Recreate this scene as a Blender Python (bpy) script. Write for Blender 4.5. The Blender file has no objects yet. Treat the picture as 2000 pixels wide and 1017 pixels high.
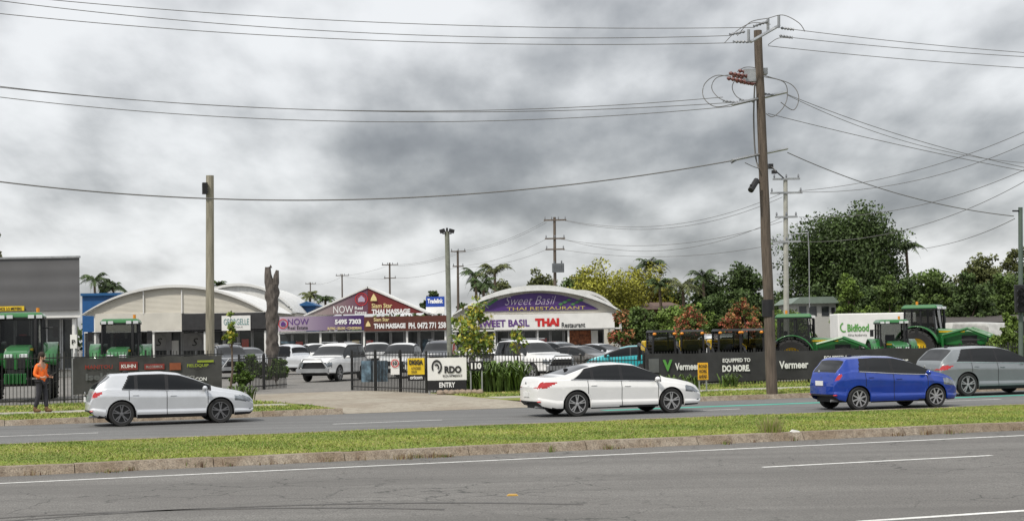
import bpy, math, random
import numpy as np
from mathutils import Vector, Matrix
random.seed(7); rng=np.random.default_rng(7)
FP=3140.; HC=2.25; PIT=math.atan(145/FP); ROL=math.radians(1.07)
Fv=Vector((0,math.cos(PIT),math.sin(PIT))); U0=Vector((0,-math.sin(PIT),math.cos(PIT))); R0=Vector((1,0,0))
Rv=R0*math.cos(ROL)-U0*math.sin(ROL); Uv=R0*math.sin(ROL)+U0*math.cos(ROL)
TH=math.radians(20); C20,S20=math.cos(TH),math.sin(TH)
def P(px,py,D):
    d=Fv*FP+Rv*(px-1000)-Uv*(py-508.5); t=D/d.y
    return Vector((d.x*t,D,HC+d.z*t))
def GX(px,D):
    return P(px,650,D).x
def Dv(px,v): return v/(C20-S20*(px-1005)/FP)
def UV(u,v,z=0.): return Vector((u*C20-v*S20,u*S20+v*C20,z))
GZ=.15
scene=bpy.context.scene; COL=scene.collection
# ---------------- materials
MC={}
def newmat(name):
    m=bpy.data.materials.new(name); m.use_nodes=True; nt=m.node_tree
    return m,nt,nt.nodes['Principled BSDF']
def mat(name,col=(.5,.5,.5),rough=.6,metal=0,var=.12,scale=3.,bump=0.,coat=0.,spec=.5,stretch=(1,1,1)):
    if name in MC: return MC[name]
    m,nt,b=newmat(name); N=nt.nodes; L=nt.links
    b.inputs['Roughness'].default_value=rough; b.inputs['Metallic'].default_value=metal
    b.inputs['Specular IOR Level'].default_value=spec
    b.inputs['Coat Weight'].default_value=coat; b.inputs['Coat Roughness'].default_value=.05
    tc=N.new('ShaderNodeTexCoord'); mp=N.new('ShaderNodeMapping'); mp.inputs['Scale'].default_value=stretch
    L.new(tc.outputs['Object'],mp.inputs[0])
    no=N.new('ShaderNodeTexNoise'); no.inputs['Scale'].default_value=scale; no.inputs['Detail'].default_value=6
    no.inputs['Roughness'].default_value=.6
    L.new(mp.outputs[0],no.inputs['Vector'])
    r=N.new('ShaderNodeValToRGB'); e=r.color_ramp.elements
    e[0].position=.3; e[1].position=.7
    e[0].color=(*[max(0,x*(1-var)) for x in col],1); e[1].color=(*[min(1,x*(1+var)) for x in col],1)
    L.new(no.outputs['Fac'],r.inputs[0]); L.new(r.outputs[0],b.inputs['Base Color'])
    if bump:
        bp=N.new('ShaderNodeBump'); bp.inputs['Strength'].default_value=bump; bp.inputs['Distance'].default_value=.03
        L.new(no.outputs['Fac'],bp.inputs['Height']); L.new(bp.outputs[0],b.inputs['Normal'])
    MC[name]=m; return m
def ground_mat(name,c1,c2,c3,s1=.35,s2=9,s3=160,rough=.9,crack=0,bump=.4,tracks=0,spk=.38):
    m,nt,b=newmat(name); N=nt.nodes; L=nt.links
    b.inputs['Roughness'].default_value=rough; b.inputs['Specular IOR Level'].default_value=.3
    tc=N.new('ShaderNodeTexCoord')
    def noise(s,d=5,dist=0):
        n=N.new('ShaderNodeTexNoise'); n.inputs['Scale'].default_value=s; n.inputs['Detail'].default_value=d
        n.inputs['Distortion'].default_value=dist; L.new(tc.outputs['Object'],n.inputs['Vector']); return n.outputs['Fac']
    def mix(f,a,bb,mode='MIX'):
        x=N.new('ShaderNodeMix'); x.data_type='RGBA'; x.blend_type=mode
        for sk,v in ((x.inputs['Factor'],f),(x.inputs['A'],a),(x.inputs['B'],bb)):
            if hasattr(v,'links'): L.new(v,sk)
            elif isinstance(v,tuple): sk.default_value=(*v,1)
            else: sk.default_value=v
        return x.outputs['Result']
    def ramp(f,a,bb,lo=0.,hi=1.):
        r=N.new('ShaderNodeMapRange'); L.new(f,r.inputs[0]); r.inputs[1].default_value=a; r.inputs[2].default_value=bb
        r.inputs[3].default_value=lo; r.inputs[4].default_value=hi; return r.outputs[0]
    n1=noise(s1,6,.5); n2=noise(s2,6); n3=noise(s3,3)
    c=mix(ramp(n1,.38,.62),c1,c2); c=mix(ramp(n2,.45,.72,0,.75),c,c3)
    g=mix(ramp(n3,.3,.7),(1-spk,)*3,(1+spk,)*3); c=mix(1.,c,g,'MULTIPLY')
    if tracks:
        mp=N.new('ShaderNodeMapping'); mp.inputs['Rotation'].default_value=(0,0,-TH); mp.inputs['Scale'].default_value=(.03,1.15,1)
        L.new(tc.outputs['Object'],mp.inputs[0]); n=N.new('ShaderNodeTexNoise'); n.inputs['Scale'].default_value=1.; n.inputs['Detail'].default_value=2
        L.new(mp.outputs[0],n.inputs['Vector']); c=mix(ramp(n.outputs['Fac'],.4,.65,0,.5),c,tuple(x*.7 for x in c1))
    if crack:
        v=N.new('ShaderNodeTexVoronoi'); v.feature='DISTANCE_TO_EDGE'; v.inputs['Scale'].default_value=.75
        ds=N.new('ShaderNodeTexNoise'); ds.inputs['Scale'].default_value=1.6; ds.inputs['Detail'].default_value=8; L.new(tc.outputs['Object'],ds.inputs['Vector'])
        va=N.new('ShaderNodeVectorMath'); va.operation='MULTIPLY_ADD'; L.new(ds.outputs['Color'],va.inputs[0]); va.inputs[1].default_value=(.9,.9,.9); L.new(tc.outputs['Object'],va.inputs[2])
        L.new(va.outputs[0],v.inputs['Vector'])
        f=ramp(v.outputs['Distance'],0.003,.016,1,0); k=ramp(noise(.16,3),.43,.55,0,crack)
        mu=N.new('ShaderNodeMath'); mu.operation='MULTIPLY'; L.new(f,mu.inputs[0]); L.new(k,mu.inputs[1])
        c=mix(mu.outputs[0],c,(.045,.045,.042))
    L.new(c,b.inputs['Base Color'])
    bp=N.new('ShaderNodeBump'); bp.inputs['Strength'].default_value=bump; bp.inputs['Distance'].default_value=.012
    L.new(n3,bp.inputs['Height']); L.new(bp.outputs[0],b.inputs['Normal'])
    return m
def rib_mat(name,col,freq,axis='z',dark=.6,rough=.5):
    m,nt,b=newmat(name); N=nt.nodes; L=nt.links
    b.inputs['Roughness'].default_value=rough
    tc=N.new('ShaderNodeTexCoord'); w=N.new('ShaderNodeTexWave'); w.wave_type='BANDS'; w.bands_direction=axis.upper()
    w.inputs['Scale'].default_value=freq; w.inputs['Distortion'].default_value=0
    L.new(tc.outputs['Object'],w.inputs['Vector'])
    no=N.new('ShaderNodeTexNoise'); no.inputs['Scale'].default_value=.7; no.inputs['Detail'].default_value=6; L.new(tc.outputs['Object'],no.inputs['Vector'])
    x=N.new('ShaderNodeMix'); x.data_type='RGBA'; L.new(w.outputs['Fac'],x.inputs['Factor'])
    x.inputs['A'].default_value=(*[c*dark for c in col],1); x.inputs['B'].default_value=(*col,1)
    y=N.new('ShaderNodeMix'); y.data_type='RGBA'; y.blend_type='MULTIPLY'; y.inputs['Factor'].default_value=.3
    L.new(x.outputs['Result'],y.inputs['A']); L.new(no.outputs['Fac'],y.inputs['B']); L.new(y.outputs['Result'],b.inputs['Base Color'])
    bp=N.new('ShaderNodeBump'); bp.inputs['Strength'].default_value=.5; bp.inputs['Distance'].default_value=.03
    L.new(w.outputs['Fac'],bp.inputs['Height']); L.new(bp.outputs[0],b.inputs['Normal'])
    MC[name]=m; return m
def glass_mat(name,tint=.5):
    if name in MC: return MC[name]
    m=bpy.data.materials.new(name); m.use_nodes=True; nt=m.node_tree; N=nt.nodes; L=nt.links
    N.remove(N['Principled BSDF']); out=N['Material Output']
    t=N.new('ShaderNodeBsdfTransparent'); t.inputs[0].default_value=(tint,tint*1.03,tint,1)
    g=N.new('ShaderNodeBsdfGlossy'); g.inputs['Roughness'].default_value=.03; g.inputs[0].default_value=(.9,.9,.9,1)
    fr=N.new('ShaderNodeFresnel'); fr.inputs[0].default_value=1.45
    mx=N.new('ShaderNodeMixShader'); L.new(fr.outputs[0],mx.inputs[0]); L.new(t.outputs[0],mx.inputs[1]); L.new(g.outputs[0],mx.inputs[2]); L.new(mx.outputs[0],out.inputs[0])
    MC[name]=m; return m
black=mat('black_rubber',(.018,.018,.018),.8,bump=.1); blk=mat('black_plastic',(.02,.02,.022),.5,spec=.3)
dkglass=mat('tinted_window_glass',(.006,.007,.008),.03,var=0.02,spec=.4)
white=mat('white_paint',(.76,.76,.74),.5,var=.06,scale=1.5); chrome=mat('bright_metal',(.6,.6,.6),.25,metal=1)
galv=mat('galvanised_steel',(.38,.39,.4),.45,metal=.7,var=.2); redl=mat('red_lens',(.45,.01,.01),.12,var=.05,coat=1)
clearl=mat('clear_lens',(.62,.64,.66),.1,var=.1,coat=1); headl=mat('headlamp_lens',(.22,.24,.26),.1,metal=.5,var=.5,scale=9,coat=1)
rimm=mat('alloy_silver',(.5,.5,.51),.3,metal=.7); rimk=mat('alloy_dark',(.2,.2,.21),.3,metal=.7)
rimd=mat('alloy_shadow',(.02,.02,.02),.6); wood=mat('weathered_timber',(.105,.083,.065),.9,var=.45,scale=6,bump=.5,stretch=(3,3,.25))
wood_pale=mat('grey_timber',(.26,.24,.19),.9,var=.4,scale=6,bump=.5,stretch=(3,3,.2)); conc_pole=mat('concrete_pole',(.36,.36,.32),.85,var=.15)
green=mat('tractor_green',(.012,.13,.025),.35,var=.1,coat=.5); yel=mat('tractor_yellow',(.6,.4,.01),.4,coat=.3); yellow=mat('sign_yellow',(.75,.52,.02),.5)
bark=mat('bark',(.12,.09,.065),.95,var=.4,scale=8,bump=.6)
clearg=glass_mat('cab_glass',.4); darkint=mat('dark_interior',(.02,.02,.02),.8)
# ---------------- builders
class MB:
    def __init__(s): s.v=[];s.f=[];s.m=[]
    def add(s,vs,fs,mi=0):
        o=len(s.v); s.v+= [tuple(p) for p in vs]; s.f+=[tuple(i+o for i in f) for f in fs]; s.m+=[mi]*len(fs); return s
    def box(s,c,d,mi=0,rz=0,ry=0,tx=1,ty=1):
        vs=[]
        M=Matrix.Rotation(rz,3,'Z')@Matrix.Rotation(ry,3,'Y')
        for k in(-1,1):
            for (i,j) in((-1,-1),(1,-1),(1,1),(-1,1)):
                a=tx if k>0 else 1; b=ty if k>0 else 1
                vs.append(Vector(c)+M@Vector((i*d[0]/2*a,j*d[1]/2*b,k*d[2]/2)))
        return s.add(vs,[(3,2,1,0),(4,5,6,7),(0,1,5,4),(1,2,6,5),(2,3,7,6),(3,0,4,7)],mi)
    def tube(s,pts,r,n=8,mi=0,cap=True):
        pts=[Vector(p) for p in pts]; rs=r if isinstance(r,(list,tuple)) else [r]*len(pts); vs=[]
        for i,p in enumerate(pts):
            t=(pts[min(i+1,len(pts)-1)]-pts[max(i-1,0)]).normalized()
            a=Vector((0,0,1)) if abs(t.z)<.9 else Vector((1,0,0)); u=t.cross(a).normalized(); w=t.cross(u)
            for k in range(n):
                q=2*math.pi*k/n; vs.append(p+(u*math.cos(q)+w*math.sin(q))*rs[i])
        fs=[(i*n+k,i*n+(k+1)%n,(i+1)*n+(k+1)%n,(i+1)*n+k) for i in range(len(pts)-1) for k in range(n)]
        if cap: fs+=[tuple(range(n))[::-1],tuple((len(pts)-1)*n+k for k in range(n))]
        return s.add(vs,fs,mi)
    def lathe(s,prof,c,n=28,mi=0):
        vs=[(c[0]+r*math.cos(2*math.pi*k/n),c[1]+y,c[2]+r*math.sin(2*math.pi*k/n)) for r,y in prof for k in range(n)]
        return s.add(vs,[(i*n+k,i*n+(k+1)%n,(i+1)*n+(k+1)%n,(i+1)*n+k) for i in range(len(prof)-1) for k in range(n)],mi)
    def prism(s,poly,y0,y1,mi=0):
        n=len(poly); vs=[(x,y0,z) for x,z in poly]+[(x,y1,z) for x,z in poly]
        return s.add(vs,[tuple(range(n)),tuple(range(n,2*n))[::-1]]+[(i,i+n,(i+1)%n+n,(i+1)%n) for i in range(n)],mi)
    def ell(s,c,r,mi=0,n=10,m=7):
        vs=[];fs=[]
        for i in range(m+1):
            a=math.pi*i/m
            for k in range(n):
                b=2*math.pi*k/n; vs.append((c[0]+r[0]*math.sin(a)*math.cos(b),c[1]+r[1]*math.sin(a)*math.sin(b),c[2]+r[2]*math.cos(a)))
        for i in range(m):
            for k in range(n): fs.append((i*n+k,i*n+(k+1)%n,(i+1)*n+(k+1)%n,(i+1)*n+k))
        return s.add(vs,fs,mi)
def thing(name,label,cat,loc=(0,0,0),rz=0,group=None):
    o=bpy.data.objects.new(name,None); COL.objects.link(o); o.location=loc; o.rotation_euler=(0,0,rz); o.empty_display_size=.2
    o['label']=label; o['category']=cat
    if group:o['group']=group
    return o
def make(name,mb,mats,par=None,smooth=False,bevel=0,world=False,label=None,ang=35):
    me=bpy.data.meshes.new(name); me.from_pydata(mb.v,[],mb.f)
    if not isinstance(mats,(list,tuple)): mats=[mats]
    for m in mats: me.materials.append(m)
    me.polygons.foreach_set('material_index',mb.m)
    if smooth:
        me.polygons.foreach_set('use_smooth',[True]*len(mb.f))
        me.set_sharp_from_angle(angle=math.radians(ang))
    me.update(); o=bpy.data.objects.new(name,me); COL.objects.link(o)
    if par is not None:
        o.parent=par
        if world: o.location=-par.location
    if bevel:
        b=o.modifiers.new('Bevel','BEVEL'); b.width=bevel; b.segments=2; b.limit_method='ANGLE'
    if label:o['label']=label
    return o
def structure(name,mb,mats,label,cat='ground'):
    o=make(name,mb,mats); o['kind']='structure'; o['label']=label; o['category']=cat; return o
def tmesh(text,bold=.02,shear=0):
    cu=bpy.data.curves.new('t','FONT'); cu.body=text; cu.offset=bold; cu.resolution_u=3; cu.shear=shear
    o=bpy.data.objects.new('t',cu); COL.objects.link(o)
    dg=bpy.context.evaluated_depsgraph_get(); me=bpy.data.meshes.new_from_object(o.evaluated_get(dg))
    v=[tuple(x.co) for x in me.vertices]; f=[tuple(p.vertices) for p in me.polygons]
    bpy.data.objects.remove(o); return np.array(v),f
def text(par,s,cx,cz,w,h,y,m,bold=.02,shear=0,name='lettering'):
    v,f=tmesh(s,bold,shear); lo=v.min(0); hi=v.max(0); sz=hi-lo
    x=(v[:,0]-lo[0])/sz[0]-.5; z=(v[:,1]-lo[1])/sz[1]-.5
    mb=MB(); mb.add([(cx+a*w,y,cz+b*h) for a,b in zip(x,z)],f)
    return make(name,mb,m,par)
def ptext(par,s,px0,py0,px1,py1,D,m,off=.03,**k):
    c=P((px0+px1)/2,(py0+py1)/2,D-off); sc=D/FP
    return text(par,s,c.x-par.location.x,c.z-par.location.z,(px1-px0)*sc,(py1-py0)*sc,D-off-par.location.y,m,**k)
def pbox(mb,px0,py0,px1,py1,D,th=.1,mi=0):
    c=P((px0+px1)/2,(py0+py1)/2,D); sc=D/FP
    mb.box((c.x,D+th/2,c.z),((px1-px0)*sc,th,(py1-py0)*sc),mi)
def ppart(name,par,px0,py0,px1,py1,D,m,th=.1,bevel=0,label=None):
    mb=MB(); pbox(mb,px0,py0,px1,py1,D,th); return make(name,mb,m,par,world=True,bevel=bevel,label=label)
tw=mat('lettering_white',(.8,.8,.8),.5,var=.02); tr=mat('lettering_red',(.55,.02,.02),.5,var=.02); tk=mat('lettering_black',(.02,.02,.02),.5,var=.02)
ty=mat('lettering_yellow',(.6,.5,.12),.5,var=.02); tp=mat('lettering_purple',(.10,.03,.2),.5,var=.02); tg=mat('lettering_green',(.10,.33,.06),.5,var=.02); tpale=mat('lettering_pale_yellow',(.75,.62,.3),.5,var=.02); tlil=mat('lettering_pale_lilac',(.44,.38,.48),.5,var=.02)
twd=mat('lettering_faded_white',(.32,.32,.32),.6,var=.1); trd=mat('lettering_faded_red',(.25,.03,.02),.6,var=.1)
# ---------------- ground
asph=ground_mat('asphalt',(.150,.144,.136),(.178,.172,.162),(.12,.116,.11),.3,7,36,crack=.85,tracks=1,bump=.7,spk=.5)
asph2=ground_mat('asphalt_far',(.145,.145,.143),(.172,.172,.168),(.125,.125,.125),.3,7,36,tracks=1)
yard_m=ground_mat('yard_asphalt',(.15,.145,.135),(.2,.19,.175),(.13,.125,.12),.15,3,30)
conc=ground_mat('driveway_concrete',(.27,.235,.185),(.33,.30,.245),(.20,.17,.135),.4,4,40,spk=.2)
path_m=ground_mat('footpath_concrete',(.33,.31,.27),(.4,.38,.33),(.27,.25,.2),.5,5,40,spk=.2)
kerbm=ground_mat('kerb_concrete',(.21,.165,.12),(.29,.25,.20),(.12,.09,.065),1.2,8,40)
grs=ground_mat('grass_soil',(.15,.195,.028),(.21,.23,.045),(.19,.16,.065),.5,5,60)
lawn=ground_mat('lawn_far',(.07,.11,.02),(.10,.13,.03),(.11,.10,.04),.2,3,60)
linem=ground_mat('line_paint',(.62,.62,.6),(.74,.74,.72),(.38,.38,.36),.8,9,40,spk=.15); greenp=ground_mat('green_lane_paint',(.05,.34,.26),(.08,.38,.3),(.1,.24,.19),.8,9,60,spk=.15)
def strip(mb,u0,u1,v0,v1,z,mi=0):
    mb.add([UV(u0,v0,z),UV(u1,v0,z),UV(u1,v1,z),UV(u0,v1,z)],[(0,1,2,3)],mi)
mb=MB(); mb.add([(-3000,-1000,-.02),(3000,-1000,-.02),(3000,5000,-.02),(-3000,5000,-.02)],[(0,1,2,3)]); structure('ground',mb,lawn,'flat grassy ground reaching the horizon')
mb=MB(); strip(mb,-200,400,-20,28.9,0); structure('road',mb,asph,'worn grey asphalt carriageway with cracks','road')
mb=MB(); strip(mb,-200,400,35.9,46.7,0); structure('road',mb,asph2,'asphalt carriageway beyond the grass median','road')
mb=MB(); strip(mb,-200,400,29.25,35.6,.15); structure('median_grass',mb,grs,'grassed median strip between carriageways','grass')
def kerb(v0,v1,u0=-60,u1=120,rev=False):
    mb=MB(); n=int((u1-u0)/2.4)
    for i in range(n):
        a=u0+i*2.4; b=a+2.385; j=random.uniform(-.012,.012); k=random.uniform(-.01,.01)
        vs=[UV(a,v0,0),UV(b,v0,0),UV(b,v1,0),UV(a,v1,0)]
        t0,t1=(v0+.10,v1) if not rev else (v0,v1-.1)
        vs+=[UV(a,t0,.155+j),UV(b,t0,.155+k),UV(b,t1,.155+k),UV(a,t1,.155+j)]
        mb.add(vs,[(4,5,6,7),(0,1,5,4),(1,2,6,5),(2,3,7,6),(3,0,4,7)])
    return mb
structure('kerb',kerb(28.9,29.3),kerbm,'weathered concrete kerb edging the median','kerb')
structure('kerb',kerb(35.55,35.9,rev=True),kerbm,'weathered concrete kerb edging the median','kerb')
structure('kerb',kerb(46.7,47.05,-60.4,11.6),kerbm,'concrete kerb at the edge of the verge','kerb')
structure('kerb',kerb(46.7,47.05,18.6,110),kerbm,'concrete kerb at the edge of the verge','kerb')
mb=MB(); mb.add([UV(-400,47,.146),UV(11.6,47,.146),UV(11.2,52,.146),UV(9.8,58,.146),UV(-400,58,.146)],[(0,1,2,3,4)]); structure('verge_grass',mb,grs,'mown grass verge beside the road','grass')
mb=MB(); mb.add([UV(18.6,47,.146),UV(600,47,.146),UV(600,58,.146),UV(17.4,58,.146),UV(17.6,49.5,.146)],[(0,1,2,3,4)]); structure('verge_grass',mb,grs,'mown grass verge beside the road','grass')
mb=MB(); strip(mb,-400,600,58,1500,.146); structure('yard_ground',mb,yard_m,'worn asphalt of the yard and car park','ground')
mb=MB(); strip(mb,-200,10.9,50.6,52.2,.151); structure('footpath',mb,path_m,'narrow concrete footpath along the verge','path')
mb=MB(); strip(mb,17.9,300,50.6,52.2,.151); structure('footpath',mb,path_m,'narrow concrete footpath along the verge','path')
mb=MB(); mb.add([UV(11.6,46.7,.006),UV(18.6,46.7,.006),UV(17.6,49.5,.151),UV(17.4,62,.153),UV(9.8,62,.153),UV(9.8,58,.151),UV(11.2,52,.151),UV(11.5,49.5,.151)],[(0,1,2,7),(2,3,4,5,6,7)]); structure('driveway',mb,conc,'stained concrete driveway crossing the verge','driveway')
mb=MB(); strip(mb,-100,200,27.42,27.55,.004); strip(mb,12.9,17.4,23.52,23.65,.004); strip(mb,10.2,60,16.3,16.45,.004)
strip(mb,-100,200,37.0,37.12,.004)
for i in range(-8,20): strip(mb,i*9+1,i*9+4,41.4,41.52,.004)
structure('road_marking',mb,linem,'white painted lane lines','road marking')
mb=MB(); strip(mb,18.5,80,43.0,43.6,.004); structure('road_marking',mb,greenp,'green painted bicycle lane strip','road marking')
tyrem=ground_mat('tyre_mark',(.095,.09,.085),(.12,.115,.11),(.08,.08,.08),.5,6,40)
mb=MB()
for off,rad in((0,5.2),(1.6,5.6)):
    pts=[]
    for i in range(50):
        a=math.radians(60+i*2.2); pts.append((-3.8+off+math.cos(a)*rad*1.1,17.2+math.sin(a)*rad*.85))
    vs=[];w=.07
    for x,y in pts: vs+=[(x,y-w,.004),(x,y+w,.004)]
    mb.add(vs,[(2*i,2*i+2,2*i+3,2*i+1) for i in range(49)])
structure('tyre_mark',mb,tyrem,'curved dark tyre marks on the asphalt','road marking')
# grass blades
gm=[mat('grass_a',(.19,.26,.035),.7,var=.2,scale=.6),mat('grass_b',(.275,.32,.055),.7,var=.2,scale=.6),mat('grass_c',(.13,.2,.028),.7,var=.2,scale=.6),mat('grass_dry',(.36,.31,.13),.8,var=.2)]
def blades(name,u0,u1,v0,v1,n,h,w,label,mask=None,dry=.12):
    u=rng.uniform(u0,u1,n); v=rng.uniform(v0,v1,n)
    if mask is not None:
        k=mask(u,v); u=u[k]; v=v[k]; n=len(u)
    hh=h*rng.uniform(.5,1.3,n)*(1+.35*np.sin(u*1.3+v*2.1)*np.sin(v*1.7-u*.6)); a=rng.uniform(0,6.28,n)
    x=u*C20-v*S20; y=u*S20+v*C20; z=np.full(n,.146)
    dx=np.cos(a)*w; dy=np.sin(a)*w; lx=rng.normal(0,.8,n)*hh; ly=rng.normal(0,.8,n)*hh
    V=np.empty((n,3,3)); V[:,0]=np.stack([x-dx,y-dy,z],1); V[:,1]=np.stack([x+dx,y+dy,z],1); V[:,2]=np.stack([x+lx,y+ly,z+hh],1)
    F=np.arange(3*n).reshape(-1,3)
    me=bpy.data.meshes.new(name); me.from_pydata(V.reshape(-1,3).tolist(),[],F.tolist())
    for m in gm: me.materials.append(m)
    pt=np.sin(u*.9)*np.cos(v*1.3+u*.35)+np.sin(u*2.7+v)*.4+rng.normal(0,.55,n)
    mi=np.where(pt>.4,1,np.where(pt<-.6,2,0)); mi=np.where(rng.random(n)<dry*(1+pt*.8),3,mi)
    me.polygons.foreach_set('material_index',mi.astype(np.int32)); me.update()
    o=bpy.data.objects.new(name,me); COL.objects.link(o); o['kind']='stuff'; o['label']=label; o['category']='grass'
blades('grass',-2,32,29.3,35.55,120000,.034,.011,'short mown grass covering the median')
blades('grass',-12,42,47.1,50.6,40000,.05,.018,'mown grass on the road verge',mask=lambda u,v:(u<11.4)|(u>18.6))
blades('grass',-12,42,52.3,57.8,40000,.06,.02,'rougher grass along the fence',mask=lambda u,v:(u<10.-(v-58)*.22)|(u>17.7),dry=.2)
weedm=[mat('weed_brown',(.16,.085,.045),.9,var=.3),mat('weed_straw',(.33,.27,.15),.9,var=.3),gm[2]]
def tuft(u,v,z,n,h,r,mats,name,label,cat='weed'):
    mb=MB()
    for i in range(n):
        a=random.uniform(0,6.28); q=random.uniform(0,r); b=Vector((math.cos(a)*q,math.sin(a)*q,0)); hh=h*random.uniform(.5,1.1)
        t=b+Vector((math.cos(a)*hh*.6*random.random(),math.sin(a)*hh*.6*random.random(),hh)); d=Vector((-math.sin(a),math.cos(a),0))*.008
        mb.add([b-d,b+d,t],[(0,1,2)],random.choice(range(len(mats))))
    o=make(name,mb,mats); o.location=UV(u,v,z); o['label']=label; o['category']=cat; return o
for i in range(60):
    u=random.uniform(-1,29); o=tuft(u,29.0+random.uniform(-.2,.15),.0,random.randint(40,110),random.uniform(.05,.15),random.uniform(.08,.35),weedm[:2] if i%2 else weedm,'weed','low brown weed growing out of the kerb joint')
    o['group']='weeds along the kerb'
tuft(16.3,29.4,.15,280,.36,.26,[weedm[1],gm[0]],'grass_tuft','tall straw-coloured grass tuft on the median')
# ---------------- cars
def smooth_interp(keys,xs,k=2):
    ax=np.array([a for a,b in keys]); ay=np.array([b for a,b in keys]); y=np.interp(xs,ax,ay)
    for _ in range(k): y[1:-1]=(y[:-2]+2*y[1:-1]+y[2:])/4
    return y
def wheel(par,x,y,r,w,spokes,sgn,rim=None):
    g=bpy.data.objects.new('wheel',None); COL.objects.link(g); g.parent=par; g.location=(x,y,r); g.empty_display_size=.1
    mb=MB(); rr=r*.72
    mb.lathe([(rr,-w/2+.01),(r*.93,-w/2),(r*.99,-w/2+.03),(r,0),(r*.99,w/2-.03),(r*.93,w/2),(rr,w/2-.01),(rr-.02,0),(rr,-w/2+.01)],(0,0,0),36)
    make('tyre',mb,black,g,True)
    mb=MB(); s=sgn*(w/2-.015)
    mb.lathe([(rr,s-sgn*.05),(0.001,s-sgn*.06)],(0,0,0),32,1)
    mb.lathe([(rr,s-sgn*.05),(rr,s+sgn*.008),(rr*.94,s+sgn*.008),(rr*.93,s-sgn*.04)],(0,0,0),36,0)
    mb.lathe([(rr*.2,s-sgn*.05),(rr*.2,s+sgn*.0),(0.001,s+sgn*.003)],(0,0,0),12,0)
    for i in range(spokes):
        for da in((-.16,.16) if spokes<8 else (0,)):
            a=2*math.pi*i/spokes+.3+da; d=Vector((math.cos(a),0,math.sin(a))); q=Vector((-d.z,0,d.x)); hw=rr*(.07 if spokes<8 else .8/spokes)
            p0=Vector((math.cos(a-da),0,math.sin(a-da)))*rr*.12; p1=d*rr*.95; Y=Vector((0,s,0)); Y2=Vector((0,s-sgn*.03,0))
            mb.add([p0-q*hw*.9+Y,p0+q*hw*.9+Y,p1+q*hw*.8+Y,p1-q*hw*.8+Y,p0-q*hw+Y2,p0+q*hw+Y2,p1+q*hw*.9+Y2,p1-q*hw*.9+Y2],[(0,1,2,3),(4,5,1,0),(5,6,2,1),(6,7,3,2),(7,4,0,3)],0)
    make('rim',mb,[rim or rimm,rimd],g)
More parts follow.
